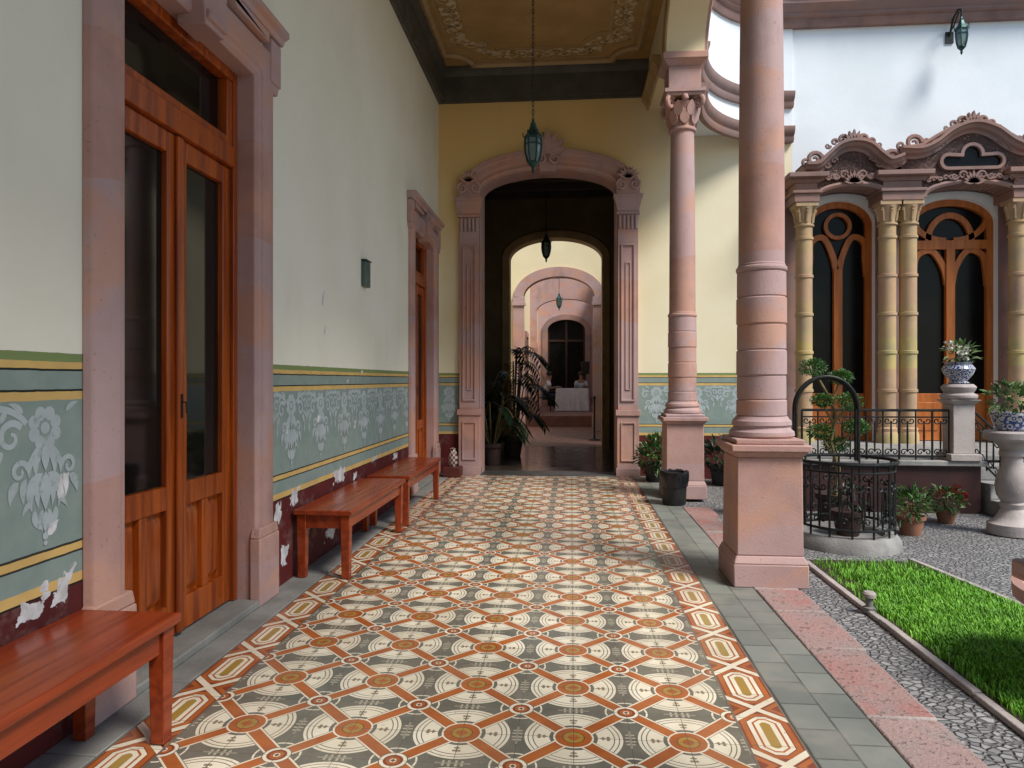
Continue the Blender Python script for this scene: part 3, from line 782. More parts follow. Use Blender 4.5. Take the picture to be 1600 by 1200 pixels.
cw = root('curved_wall', 'concave curved corner wall with stone bands above the far column', 'wall', (FX0,8.1,4.6))
arc = [(FX0+(FX0-XA1)*math.cos(PI-PI/2*i/20), 8.13+1.59*math.sin(PI-PI/2*i/20)) for i in range(21)]
MB().sweep(arc, [(0,4.7),(.08,4.7),(.08,6.3),(0,6.3)], idf).build('plaster', FACW, cw)
bandp = [(-.04,0),(-.06,.04),(-.06,.08),(-.09,.11),(-.11,.16),(-.11,.20),(.02,.20),(.02,0)]
MB().sweep(arc, [(a,4.55+z) for a,z in bandp], idf).build('stone_band', PINKD, cw)
MB().sweep(arc, [(a,5.02+z) for a,z in bandp], idf).build('stone_band', PINKD, cw)
mb = MB(); cor = (1.40,9.74)
mb.add([(cor[0],cor[1],4.69)]+[(x,y+.02,4.69) for x,y in arc], [(0,i+1,i+2) for i in range(20)]); mb.build('soffit', FACW, cw, fix=False, smooth=False)

# ------------------------------------------------------------------ facade
fa_ = root('courtyard_facade', 'pale courtyard facade with carved stone hoods over tall wooden doors', 'building', (5.3,YE,.5))
A0,A1,B0,B1 = 3.20,4.09,4.56,5.66
AC,BC = (A0+A1)/2,(B0+B1)/2
ZB = .5; AS,AR = 3.44,.33
mb = MB()
mb.archwall(fw, FX0+.001,4.3,A0,A1,ZB,AS,AR,6.4,YE,YE+.35)
mb.archwall(fw, 4.3,6.0,B0,B1,ZB,AS,AR,6.4,YE,YE+.35)
mb.box(6.0,8.5,YE,YE+.35,-.03,6.4)
mb.box(FX0+.001,6.0,YE+.002,YE+.35,-.03,ZB)
mb.build('plaster', FACW, fa_)
cp = arc + [(8.5,9.72)]
cprof = [(.05,6.10),(-.04,6.10),(-.06,6.15),(-.06,6.20),(-.11,6.23),(-.11,6.26),(-.18,6.31),(-.21,6.34),(-.21,6.39),(-.25,6.43),(-.25,6.47),(.35,6.47),(.35,6.405),(.05,6.405)]
MB().sweep(cp, cprof, idf).build('cornice', PINKD, fa_)
def fdoor(u0,u1,double):
    f = lambda u,v,b: (u, YE+.16-b, v); c = (u0+u1)/2; h = (u1-u0)/2
    R4 = [(-.085,0),(0,0),(0,.06),(-.085,.06)]
    R3 = [(-.038,.005),(.038,.005),(.038,.05),(-.038,.05)]
    path = [(u0,ZB)]+[(c-h*math.cos(PI*i/24), AS+AR*math.sin(PI*i/24)) for i in range(25)]+[(u1,ZB)]
    mb = MB(); mb.sweep(path, R4, f)
    fr_ = mb.build('window', FDOORW, fa_)
    MB().prism(path, f, -.02,-.005).build('glass', MGLASS, fr_)
    mb = MB()
    if not double:
        mb.sweep([(c,ZB),(c,2.85)], [(-.055,.004),(.055,.004),(.055,.07),(-.055,.07)], f)
        for s in (-1,1):
            # heart shaped tracery: the mullion splits and curls over to the jambs
            pts = bez_([(c+s*.01,2.75),(c+s*.06,3.02),(c+s*h*.42,3.28),(c+s*h*.78,3.22),(c+s*(h-.08),2.98),(c+s*(h-.06),2.75)])
            mb.sweep(pts, R3, f)
        mb.sweep([(c+.16*math.cos(2*PI*i/24),3.44+.16*math.sin(2*PI*i/24)) for i in range(24)], [(-.025,.003),(.025,.003),(.025,.055),(-.025,.055)], f, closed=True)
    else:
        mb.sweep([(c,ZB),(c,3.1)], [(-.055,.004),(.055,.004),(.055,.07),(-.055,.07)], f)
        mb.sweep([(u0+.07,3.16),(u1-.07,3.16)], [(-.06,.003),(.06,.003),(.06,.065),(-.06,.065)], f)
        for s in (-1,1):
            pts = bez_([(c+s*.03,2.62),(c+s*.08,2.86),(c+s*h*.42,3.08),(c+s*h*.76,3.02),(c+s*(h-.08),2.80),(c+s*(h-.06),2.60)])
            mb.sweep(pts, R3, f)
            pts = [(c+s*(.05+(h-.12)*math.sin(PI/2*i/12)), 3.22+.34*(1-math.cos(PI/2*i/12))) for i in range(13)]
            mb.sweep(pts, R3, f)
        mb.sweep([(c-.28*math.cos(PI*i/20),3.22+.34*math.sin(PI*i/20)) for i in range(21)], R3, f)
    mb.build('glazing_bar', FDOORW, fr_)
    mb = MB(); mb.prism([(u0+.085,ZB+.01),(u1-.085,ZB+.01),(u1-.085,1.15),(u0+.085,1.15)], f, .002,.03)
    for s in (-1,1):
        x0 = c+s*h*.52; mb.prism([(x0-h*.25,.65),(x0+h*.25,.65),(x0+h*.25,1.03),(x0-h*.25,1.03)], f, .03,.045)
    mb.build('bottom_panel', FDOORW, fr_, bevel=.01)
def bez_(pts, n=7):
    out = []
    for i in range(len(pts)-1):
        p0 = Vector(pts[max(i-1,0)]); p1 = Vector(pts[i]); p2 = Vector(pts[i+1]); p3 = Vector(pts[min(i+2,len(pts)-1)])
        for k in range(n):
            t = k/n; out.append(tuple(.5*((2*p1)+(p2-p0)*t+(2*p0-5*p1+4*p2-p3)*t*t+(3*p1-p0-3*p2+p3)*t**3)))
    return out+[tuple(pts[-1])]
fdoor(A0,A1,False); fdoor(B0,B1,True)
def ecol(x, y=YE-.28, R=.104):
    pr = [(.13,.5),(.13,.62),(.115,.66),(.12,.70),(R,.72)]
    z = .72
    while z < 3.0:
        L = .50; pr += [(R,z+.01),(R,z+L-.05),(R+.012,z+L-.045),(R+.012,z+L-.010),(R,z+L-.005)]; z += L
    pr += [(R,3.34)]
    o = MB().lathe(pr, x, y, 0, 24).build('column', YSTONE, fa_, ang=25)
    mb = MB().lathe([(R,3.34),(R+.02,3.35),(R+.02,3.37),(R,3.38),(R+.005,3.44),(R+.025,3.54),(R+.045,3.60)], x,y,0,16)
    for k in range(8):
        a = k*PI/4; mb.tube([(x+(R+.005)*math.cos(a),y+(R+.005)*math.sin(a),3.40),(x+(R+.02)*math.cos(a),y+(R+.02)*math.sin(a),3.51),(x+(R+.05)*math.cos(a),y+(R+.05)*math.sin(a),3.575),(x+(R+.038)*math.cos(a),y+(R+.038)*math.sin(a),3.535)], .018, 6)
    mb.box(x-.14,x+.14,y-.14,y+.14,3.60,3.65)
    mb.build('capital', YSTONE, o)
for x in (3.07,4.125,4.385,5.74,6.0): ecol(x)
for x0,x1 in ((2.9,3.22),(4.0,4.52),(5.60,6.12)):
    mb = MB(); y0 = YE-.43
    mb.box(x0,x1,y0,YE,3.65,3.76); mb.box(x0-.025,x1+.025,y0-.025,YE,3.76,3.80); mb.box(x0+.02,x1-.02,y0+.02,YE,3.80,3.90); mb.frust((x0+x1)/2,(y0+YE)/2,3.90,3.955,(x1-x0)/2,(x1-x0)/2+.07,(YE-y0)/2,(YE-y0)/2+.0)
    mb.box(x0-.09,x1+.09,y0-.09,YE,3.955,4.015)
    mb.build('entablature_block', PINKD, fa_, bevel=.006)
bez = lambda pts: bez_(pts, 10)
fYE = fY(YE)
def hood(c, half, top, arch0, archr, zs, deep):
    f = fYE; tp = bez([(c+u*half, z) for u,z in top])
    bot = [(c+arch0*math.cos(PI*i/24), zs+archr*math.sin(PI*i/24)) for i in range(25)]
    mb = MB()
    n = 40; vs = []; fs = []
    def ztop(u):
        for (a,za),(b,zb) in zip(tp[:-1],tp[1:]):
            if a <= u <= b: return za+(zb-za)*(u-a)/max(1e-6,b-a)
        return tp[-1][1]
    for i in range(n+1):
        u = c-half+2*half*i/n; k = (u-c)/arch0
        zb = zs+archr*math.sqrt(max(0,1-k*k)) if abs(k) < 1 else zs
        for z in (zb, ztop(u)):
            vs += [f(u,z,.02), f(u,z,deep)]
    for i in range(n):
        a = i*4; b = a+4
        fs += [(a+1,b+1,b+3,a+3),(a,a+1,b+1,b),(a+2,b+2,b+3,a+3)]
    mb.add(vs,fs)
    h = mb.build('hood', CARVED, fa_, fix=True)
    MB().sweep(tp, [(-.07,.02),(-.07,deep+.03),(-.035,deep+.04),(-.015,deep+.09),(.02,deep+.11),(.03,deep+.15),(.065,deep+.15),(.065,.02)], f).build('hood_moulding', PINKD, h)
    MB().sweep(bot[::-1], [(0,.1),(0,deep+.03),(.03,deep+.045),(.06,deep+.03),(.06,.1)], f).build('arch_moulding', PINKD, h)
    return h
hA = hood(AC, .61, [(-1,4.08),(-.72,4.09),(-.5,4.21),(-.28,4.33),(0,4.37),(.28,4.33),(.5,4.21),(.72,4.12),(1,4.17)], .45,.17,3.68,.38)
hB = hood(BC, .90, [(-1,4.26),(-.72,4.25),(-.5,4.33),(-.26,4.49),(0,4.56),(.26,4.49),(.5,4.33),(.72,4.25),(1,4.26)], .56,.17,3.68,.38)
def palmette(mb, c, z, R, deep, n=9, spread=.33):
    for k in range(n):
        a = PI/2+(k-(n-1)/2)*spread; pts = petal(c,z,a,R*(1-.06*abs(k-(n-1)/2)),R*.26,6); mb.prism(pts, fYE, deep-.003*k,deep+.045)
def carve(c, zpk, half, zend, zlow, wide, parent):
    for s in (-1,1):
        q = []
        a0 = 0 if s < 0 else PI
        q += [(c+s*half*.80,zend+.10,.10,a0,1.4,-s,.036),(c+s*half*.97,zend+.07,.065,a0,1.3,s,.028),(c+s*half*.62,zend+.12,.05,a0,1.3,s,.022)]
        q += [(c+s*.13,zpk+.07,.06,a0,1.3,-s,.028),(c+s*.235,zpk+.035,.045,a0,1.2,-s,.022),(c+s*.32,zpk-.01,.035,a0,1.2,s,.018)]
        q += [(c+s*.12,zlow+.07,.055,a0,1.3,-s,.020),(c+s*.22,zlow+.055,.045,a0,1.3,s,.018)]
        for k in range(5): q.append((c+s*(wide*.48+k*wide*.13), zlow+.055-.010*k, .036-.003*k, a0, 1.2, -s if k%2 else s, .014))
        for k in range(4): q.append((c+s*(half*.40+k*half*.14), zend+.02+(.06 if k==0 else 0), .042, a0, 1.2, s if k%2 else -s, .017))
        mb = MB()
        for cx,cz,r_,a0_,turns,qq,th in q:
            sp = spiral2(cx,cz,r_,r_*.15,a0_,a0_+qq*turns*2*PI,20); mb.tube([fYE(u,z,.42) for u,z in sp], [th*(1-.55*i/20) for i in range(21)], 6)
        mb.tube([fYE(c+s*u*wide,z,.40) for u,z in ((.05,zlow+.03),(.35,zlow+.06),(.6,zlow+.04),(.85,zlow+.05),(1.1,zlow+.02))], [.026,.024,.02,.018,.012], 6)
        mb.tube([fYE(c+s*u*half,z,.44) for u,z in ((.1,zpk+.03),(.3,zpk-.02),(.5,zend+.17),(.7,zend+.06),(1.0,zend+.04))], [.03,.028,.026,.024,.02], 6)
        mb.build('scrollwork', PINKD, parent)
    mb = MB(); palmette(mb, c, zpk-.02, .21, .42); mb.build('crest', PINKD, parent)
    mb = MB(); palmette(mb, c, zlow-.04, .17, .41, 9,.36); mb.build('palmette', PINKD, parent)
carve(AC, 4.38, .61, 4.10, 3.92, .43, hA); carve(BC, 4.57, .90, 4.28, 3.88, .54, hB)
tre = []
for cx,cz,r_,a0,a1 in ((BC+.29,4.13,.095,-PI*.55,PI*.6),(BC,4.22,.13,-.05,PI+.05),(BC-.29,4.13,.095,PI*.4,PI*1.55)):
    for i in range(12): a = a0+(a1-a0)*i/11; tre.append((cx+r_*math.cos(a), cz+r_*math.sin(a)))
MB().prism(tre, fYE, .36,.386).build('trefoil_shade_plate', MGLASS, hB)  # solid dark plate on the stone, its colour stands in for a shaded recess
MB().sweep(tre, [(-.015,.37),(.025,.37),(.025,.43),(-.015,.43)], fYE, closed=True).build('trefoil_rim', PINKD, hB)
for x0,x1 in ((2.9,A0),(A1,B0),(B1,6.2)): MB().box(x0,x1,YE-.02,YE,.5,3.655).build('pier', PINKD, fa_)

# ------------------------------------------------------------------ raised terrace, steps, railings
tr = root('terrace', 'low raised terrace with dark front and pale coping below the facade', 'terrace', (4.5,7.3,0))
MB().box(2.35,4.15,7.43,YE,-.03,.455).build('front', MAROON, tr)
MB().box(4.15,8.5,8.0,YE,-.03,.455).build('front', MAROON, tr)
mb = MB(); mb.box(2.31,4.19,7.39,YE-.0,.456,.51); mb.box(4.191,8.5,7.96,YE,.456,.51); mb.build('coping', MIDST, tr, bevel=.008)
sp_ = root('steps', 'three pale stone steps up to the terrace beside the pedestal', 'steps', (5.0,7.3,0))
for i in range(3): MB().box(4.21,6.3,7.1+.28*i,7.959,-.03+.155*i,.125+.155*i).build('step', MIDST, sp_, bevel=.01)
def scroll_rail(mb, f, u0,u1,z0,z1,n):
    for z,r_ in ((z0+.04,.010),(z1,.014),(z1-.07,.008)): mb.tube([f(u0,z),f(u1,z)], r_, 6)
    w = (u1-u0)/n
    for i in range(n+1): mb.tube([f(u0+w*i,z0),f(u0+w*i,z1)], .009 if i%2 else .012, 6)
    h = (z1-.07)-(z0+.04); zc = z0+.04+h/2
    for i in range(n):
        c = u0+w*(i+.5)
        for s,dz in ((-1,1),(1,1),(-1,-1),(1,-1)):
            R = min(w*.22,h*.22)
            sp = spiral2(c+s*R*1.02,zc+dz*(h*.5-R*1.1),R,R*.25,PI*(0 if s<0 else 1),PI*(0 if s<0 else 1)+s*dz*2*PI*1.1,16)
            mb.tube([f(c+s*.005,zc)]+[f(u,z) for u,z in sp], .0065, 5)
ra = root('iron_railing', 'low dark wrought iron scroll railing along the terrace edge', 'railing', (3.1,7.46,.51))
mb = MB(); scroll_rail(mb, lambda u,z:(u,7.47,z), 2.40,3.86,.51,1.02,9); mb.build('scroll_panel', IRON, ra)
rb = root('iron_railing', 'short dark iron railing sloping down beside the steps', 'railing', (4.25,7.3,0))
mb = MB(); f = lambda u,z: (4.24+.10*u, 7.72-u, z-.58*u)
scroll_rail(mb, f, .0,.78,.51,1.0,4); mb.build('scroll_panel', IRON, rb)

def leafball(mb, c, r, n, L, W, squash=1, rim=.35):
    for i in range(n):
        d = Vector((random.gauss(0,1),random.gauss(0,1),random.gauss(0,1))).normalized()
        k = r*(random.uniform(rim,1)**.6); p = Vector(c)+Vector((d.x*k,d.y*k,d.z*k*squash))
        dd = d + Vector((random.uniform(-.7,.7),random.uniform(-.7,.7),random.uniform(-.5,.8)))
        mb.leaf(p, dd, Vector((random.uniform(-.5,.5),random.uniform(-.5,.5),1)), L*random.uniform(.6,1.2), W*random.uniform(.7,1.1))
def pot(r, x,y,z,R,H,mat,name='pot'):
    return MB().lathe([(0,.0),(R*.66,.0),(R*.7,.02),(R*.9,H*.8),(R*1.02,H*.82),(R*1.04,H),(R*.92,H),(R*.88,H*.88),(0,H*.86)], x,y,z,24).build(name, mat, r)
vx,vy = 3.98,7.52
pd = root('stone_pedestal', 'slim pale stone pedestal at the end of the iron railing', 'pedestal', (vx,vy,.51))
mb = MB(); c=(vx,vy)
mb.frust(*c,.511,.58,.15,.15); mb.frust(*c,.58,1.08,.105,.105); mb.frust(*c,1.08,1.13,.105,.15); mb.lathe([(.15,1.13),(.17,1.15),(.17,1.18),(.13,1.20),(.15,1.23),(.16,1.26),(.13,1.29)],*c,0,24)
mb.build('shaft', PALEST, pd, bevel=.006)
vs_ = root('vase', 'blue and white glazed vase with white flowers on slim pedestal', 'vase', (vx,vy,1.29))
MB().lathe([(.08,0),(.10,.012),(.075,.03),(.13,.10),(.15,.155),(.13,.19),(.11,.205),(.135,.225),(.115,.225),(.09,.20),(0,.19)],vx,vy,1.291,28).build('bowl', TALA, vs_)
mb = MB(); random.seed(21); leafball(mb,(vx+.01,vy,1.60),.14,60,.10,.045,.8); mb.build('foliage', LEAFL, vs_, fix=False, smooth=False)
for i in range(7):
    p = (vx-.04+random.uniform(-.13,.16),vy-.02+random.uniform(-.1,.05),1.62+random.uniform(-.06,.11)); mb = MB(); leafball(mb,p,.03,14,.04,.03); mb.build('flower', WHITEF, vs_, fix=False, smooth=False)
bx_,by_ = 3.87,6.46
bp = root('stone_pedestal', 'thick turned pinkish stone baluster pedestal at the right edge', 'pedestal', (bx_,by_,0))
MB().lathe([(.19,-.02),(.19,.07),(.15,.09),(.12,.13),(.085,.20),(.095,.23),(.10,.245),(.085,.26),(.12,.32),(.132,.40),(.12,.48),(.085,.58),(.075,.65),(.10,.67),(.10,.70),(.085,.72),(.125,.77),(.15,.79)],bx_,by_,0,28).build('baluster', PALEST, bp)
MB().lathe([(.15,.79),(.205,.80),(.22,.82),(.22,.87),(.20,.885),(0,.885)],bx_,by_,0,28).build('top_slab', PALEST, bp)
v2 = root('planter', 'round blue and white glazed planter with shrub on thick baluster pedestal', 'planter', (bx_,by_,.885))
MB().lathe([(.10,0),(.12,.01),(.15,.08),(.16,.13),(.17,.14),(.17,.16),(.145,.16),(.13,.13),(0,.12)],bx_,by_,.886,28).build('bowl', TALA, v2)
mb = MB(); leafball(mb,(bx_-.03,by_,1.17),.16,130,.10,.045,.8); mb.build('foliage', LEAFL, v2, fix=False, smooth=False)

def pplant(label, x,y,R,H,fol,mat,flowers=None,potm=TERRA,z=-.028,seed=1):
    random.seed(seed); r = root('potted_plant', label, 'plant', (x,y,z)); pot(r,x,y,z,R,H,potm)
    mb = MB()
    for (dx,dy,dz,rr,n,L,W,sq) in fol: leafball(mb,(x+dx,y+dy,z+H+dz),rr,n,L,W,sq)
    mb.build('foliage', mat, r, fix=False, smooth=False)
    mb = MB()
    for i in range(6): 
        a = random.uniform(0,6.28); mb.tube([(x,y,z+H*.85),(x+.3*R*math.cos(a),y+.3*R*math.sin(a),z+H+.1)], .006, 5)
    mb.build('stems', OLIVE, r)
    if flowers:
        for dx,dy,dz in flowers:
            mb = MB(); leafball(mb,(x+dx,y+dy,z+H+dz),.030,18,.035,.03); mb.build('flower', REDF, r, fix=False, smooth=False)
    return r
pplant('terracotta pot of dark spreading leaves in front of the terrace', 2.98,6.39,.12,.17,[(-.03,0,.08,.15,200,.09,.028,.8),(.05,0,.15,.11,80,.09,.025,.8)],LEAF,seed=2)
pplant('potted geranium with red flowers in front of the terrace', 3.56,6.94,.10,.13,[(0,0,.09,.16,260,.065,.04,.7)],LEAFL,[(-.10,-.1,.16),(.03,-.12,.21),(.1,-.1,.14)],seed=3)
pplant('leafy potted plant on the floor right of the archway', 1.10,9.25,.16,.24,[(0,0,.08,.24,360,.11,.038,.85),(.03,0,.22,.17,160,.11,.038,.85)],LEAF,seed=4,z=.001,potm=BLACK)
pplant('dark potted plant by the end wall behind the near column', 1.95,9.2,.17,.26,[(0,0,.12,.25,240,.13,.045,.8)],LEAFD,seed=6,z=-.028,potm=BLACK)
pplant('blue glazed pot with red flowers behind the iron well cage', 1.93,7.1,.16,.40,[(0,0,.08,.17,140,.07,.04,.7)],LEAF,[(-.1,-.1,.2),(.05,-.12,.22),(.02,-.1,.1)],seed=8,potm=smat('blue_glaze', (.03,.07,.22), (.02,.05,.16), .2, (9,9,9), 0, 60))
TX,TY = 2.47,6.75
tp = root('topiary', 'cloud pruned topiary with round leaf pompons behind the well cage', 'shrub', (TX,TY,-.028)); random.seed(31)
pot(tp,TX,TY,-.028,.17,.30,DPOT)
pads = [(2.27,6.75,1.45,.13),(2.53,6.78,1.36,.11),(2.58,6.70,1.13,.125),(2.35,6.74,1.14,.10),(2.66,6.75,.89,.115),(2.32,6.72,.85,.115),(2.50,6.82,.72,.12)]
for x,y,z,R in pads:
    mb = MB(); leafball(mb,(x,y,z),R,760,.028,.017,.60,.15); mb.build('pompon', LEAFT, tp, fix=False, smooth=False)
mb = MB(); mb.tube([(TX,TY,.2),(2.50,TY,.5),(2.43,TY,.75),(2.48,TY,1.0),(2.40,TY,1.2),(2.28,TY,1.42)], [.026,.022,.019,.016,.013,.009], 7)
for x,y,z,R in pads[1:]: mb.tube([(2.45,TY,z-.20),((x+2.45)/2,(y+TY)/2,z-.12),(x,y,z-.02)], [.012,.011,.008], 6)
mb.build('trunk', OLIVE, tp)

# ------------------------------------------------------------------ well with iron cage
WX,WY,WR = 2.27,5.98,.365
wb = root('well', 'low round grey stone well base holding the iron cage', 'well', (WX,WY,-.03))
MB().lathe([(WR+.055,-.03),(WR+.05,.03),(WR+.02,.075),(WR+.01,.085),(WR-.07,.085),(WR-.08,.05),(0,.045)],WX,WY,0,48).build('base_ring', MIDST, wb)
wp = root('potted_plant', 'clay pot of sparse green leaves inside the iron well cage', 'plant', (WX,WY,.05))
pot(wp,WX+.02,WY,.05,.13,.20,DPOT)
mb = MB(); random.seed(77); leafball(mb,(WX+.02,WY,.38),.14,60,.07,.025,.8); mb.build('foliage', LEAFD, wp, fix=False, smooth=False)
wc = root('iron_cage', 'round dark wrought iron cage with overhead arch on the well', 'railing', (WX,WY,.085))
def ring(R,z,n=48): return [(WX+R*math.cos(2*PI*i/n),WY+R*math.sin(2*PI*i/n),z) for i in range(n)]
mb = MB()
for z,rr_,R in ((.15,.011,WR),(.60,.009,WR),(.67,.015,WR+.02)): mb.tube(ring(R,z),rr_,7,closed=True)
N = 14
for k in range(N):
    a = 2*PI*k/N; w = 2*PI/N; cyl = lambda u,z: (WX+WR*math.cos(a+u/WR),WY+WR*math.sin(a+u/WR),z)
    mb.tube([cyl(0,.086),cyl(0,.67)], .009, 6)
    W_ = WR*w/2
    for s in (-1,1):
        sp = spiral2(W_+s*.030,.48,.030,.008,PI*(0 if s<0 else 1),PI*(0 if s<0 else 1)+s*2*PI*1.1,14)
        mb.tube([cyl(W_,.16),cyl(W_+s*.012,.28)]+[cyl(u,z) for u,z in sp], .0065, 5)
        sp = spiral2(W_+s*.028,.22,.028,.008,PI*(0 if s<0 else 1),PI*(0 if s<0 else 1)-s*2*PI*1.1,14)
        mb.tube([cyl(u,z) for u,z in sp], .0065, 5)
mb.build('scroll_cage', IRON, wc)
mb = MB(); ax = -.155
for dy in (-.03,.03):
    pts = [(WX+ax-.25,WY+dy,.67)]+[(WX+ax-.25*math.cos(PI*i/24),WY+dy,1.09+.27*math.sin(PI*i/24)) for i in range(25)]+[(WX+ax+.25,WY+dy,.66)]
    mb.tube(pts, .013, 7)
pts = [(WX+ax-.25*math.cos(PI*i/24)*.98,WY,1.09+.265*math.sin(PI*i/24)) for i in range(25)]; mb.tube(pts, .018, 6)
mb.build('arch', IRON, wc)

# ------------------------------------------------------------------ small things
bnx,bny = 1.10,7.55
r = root('waste_bin', 'black plastic lined bin standing against the far column pedestal', 'bin', (bnx,bny,0))
pr = [(.0,.001),(.115,.001),(.125,.02),(.13,.15),(.14,.30),(.145,.33)]
MB().lathe(pr,bnx,bny,.002,24).build('body', BLACK, r)
mb = MB(); random.seed(4)
n=36
for zi,(z,rr_) in enumerate(((.20,.14),(.26,.15),(.32,.152),(.36,.147),(.345,.125),(.25,.12))):
    for k in range(n): a=2*PI*k/n; q = rr_+random.uniform(-.007,.007); mb.v.append((bnx+q*math.cos(a),bny+q*math.sin(a),z+random.uniform(-.008,.008)))
for i in range(5):
    for k in range(n): mb.f.append((i*n+k,i*n+(k+1)%n,(i+1)*n+(k+1)%n,(i+1)*n+k))
mb.build('liner_bag', smat('black_bag', (.010,.010,.012), (.02,.02,.022), .25, (9,9,9), .3, 30, stain=0), r)
r = root('ground_light', 'small capped garden light on the pale lawn kerb', 'light', (1.74,4.2,.01))
MB().lathe([(.035,-.02),(.035,.01),(.02,.015),(.02,.06),(.026,.065)],1.73,4.2,.0,16).build('stem', GREYST, r)
MB().lathe([(.026,.066),(.036,.07),(.036,.09),(.028,.10),(0,.103)],1.73,4.2,.0,16).build('cap', PALEST, r)
r = root('stone_basin', 'pink stone basin rim jutting in at the right edge over the lawn', 'basin', (2.38,3.1,0))
MB().lathe([(.16,-.02),(.16,.05),(.10,.10),(.09,.22),(.14,.26)],2.38,3.1,0,24).build('stem', PINK, r)
MB().lathe([(.14,.26),(.30,.29),(.41,.34),(.45,.37),(.455,.43),(.42,.44),(.38,.41),(.2,.36),(0,.34)],2.38,3.1,0,40).build('bowl', PINK, r)
r = root('floor_jar', 'small red and white patterned jar on a dark base by the archway', 'jar', (-1.62,9.45,.0))
MB().box(-1.74,-1.50,9.36,9.58,.005,.14).build('base', smat('dark_red_box', (.10,.02,.015), (.07,.015,.012), .5, (9,9,9), .1, 60), r, bevel=.01)
def jarmat():
    m,b = newmat('patterned_glaze'); xyz = sep(pos()); q = lt(fr(mul(xyz[2],14)),.5); q2 = lt(fr(mul(xyz[0],18)),.5)
    setc(b, mix(M('ABSOLUTE',sub(q,q2)), (.40,.36,.32), (.12,.03,.025))); b.inputs['Roughness'].default_value=.3; return m
MB().lathe([(.045,.14),(.06,.18),(.065,.27),(.05,.34),(.03,.37),(.045,.39),(.0,.40)],-1.62,9.47,0,20).build('jar_body', jarmat(), r)

# ------------------------------------------------------------------ lanterns
def lantern_body(r, x,y,z,s=1.0):
    k_ = .66
    L = lambda prof,n=6,rot=0: MB().lathe([(q*k_,h) for q,h in prof],x,y,z,n,s,rot)
    L([(.165,.40),(.17,.415),(.15,.44),(.11,.47),(.07,.53),(.05,.57),(.055,.585),(.03,.60),(.018,.64),(0,.66)],6).build('roof', VERD, r, ang=20)
    L([(.135,.40),(.145,.32),(.13,.22),(.085,.12)],6).build('glass', LGLASS, r, ang=20)
    mb = MB()
    for k in range(6):
        a = k*PI/3; ca,sa=math.cos(a)*k_,math.sin(a)*k_
        mb.tube([(x+s*q*ca,y+s*q*sa,z+s*h) for q,h in ((.148,.41),(.158,.32),(.142,.22),(.095,.11))], .009*s, 6)
        mb.tube([(x+s*q*ca,y+s*q*sa,z+s*h) for q,h in ((.16,.42),(.19,.44),(.185,.47),(.165,.465))], .007*s, 5)
    for q,h in ((.152,.405),(.158,.33),(.098,.115)):
        mb.tube([(x+s*k_*q*math.cos(i*PI/3),y+s*k_*q*math.sin(i*PI/3),z+s*h) for i in range(6)], .009*s, 5, closed=True)
    mb.build('cage', VERD, r)
    L([(.095,.12),(.10,.105),(.07,.08),(.04,.06),(.025,.04),(.035,.02),(.02,-.005),(0,-.03)],12).build('finial', VERD, r)
def lantern(label,x,y,z,zt,s=1.0):
    r = root('hanging_lantern', label, 'lantern', (x,y,z), 'lanterns hanging along the corridor axis')
    lantern_body(r,x,y,z,s)
    mb = MB(); q = z+.64*s; i = 0
    while q < zt:
        l = .05; w = .011
        pts = []
        for k in range(8):
            a = 2*PI*k/8; u = w*math.cos(a); h = l*.56*math.sin(a)
            pts.append((x+u,y,q+l/2+h) if i%2 else (x,y+u,q+l/2+h))
        mb.tube(pts,.0038,4,closed=True); q += l*.86; i += 1
    mb.build('chain', IRON, r)
    MB().lathe([(.05,0),(.06,-.02),(.03,-.05),(0,-.06)],x,y,zt,16).build('ceiling_rose', IRON, r)
lantern('green glazed hanging lantern on a long chain before the archway', -.385,7.1,3.46,ZC-.001,.85)
lantern('small hanging lantern inside the dark second arch', -.46,13.0,3.55,4.94,.85)
lantern('tiny distant hanging lantern beyond the pink arch', -.37,22.0,3.55,5.99,.85)
MB_b = root('ceiling_beam', 'dark timber beam carrying the distant lantern', 'beam', (-.37,22,6.0)); MB().box(-1.32,1.0,21.95,22.05,6.0,6.15).build('timber', DARKC, MB_b)
r = root('wall_lantern', 'dark bracket lantern high on the pale courtyard facade', 'lantern', (5.06,YE-.30,5.54))
lx,lz = 5.04,5.56
lantern_body(r,lx,YE-.30,lz,.75)
mb = MB(); mb.tube([(lx,YE-.30,lz+.48),(lx,YE-.30,lz+.57),(lx,YE-.22,lz+.61),(lx,YE-.10,lz+.55),(lx,YE-.02,lz+.37)], .014, 7); mb.tube([(lx,YE-.24,lz+.57),(lx,YE-.12,lz+.45),(lx,YE-.02,lz+.41)], .009, 6)
mb.box(lx-.05,lx+.05,YE-.02,YE-.0,lz+.27,lz+.42); mb.build('bracket', IRON, r)

# ------------------------------------------------------------------ passage beyond the arch
pw_ = root('passage', 'dark covered passage between the archway and the second arch', 'passage', (-.3,11.8,0))
Y2 = 13.7
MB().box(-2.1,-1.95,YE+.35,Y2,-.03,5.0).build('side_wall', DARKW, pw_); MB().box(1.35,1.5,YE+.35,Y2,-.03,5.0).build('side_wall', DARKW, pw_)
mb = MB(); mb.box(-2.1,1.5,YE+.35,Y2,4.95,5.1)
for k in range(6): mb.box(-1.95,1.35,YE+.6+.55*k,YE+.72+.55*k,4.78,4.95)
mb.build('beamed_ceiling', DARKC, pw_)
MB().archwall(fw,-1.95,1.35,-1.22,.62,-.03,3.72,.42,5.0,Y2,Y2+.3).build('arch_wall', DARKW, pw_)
f2 = fY(Y2); hc2=-.30; hw2=.92
pp = [(-1.22,0.0)]+[(hc2-hw2*math.cos(PI*k/30), 3.72+.42*math.sin(PI*k/30)) for k in range(31)]+[(.62,0.0)]
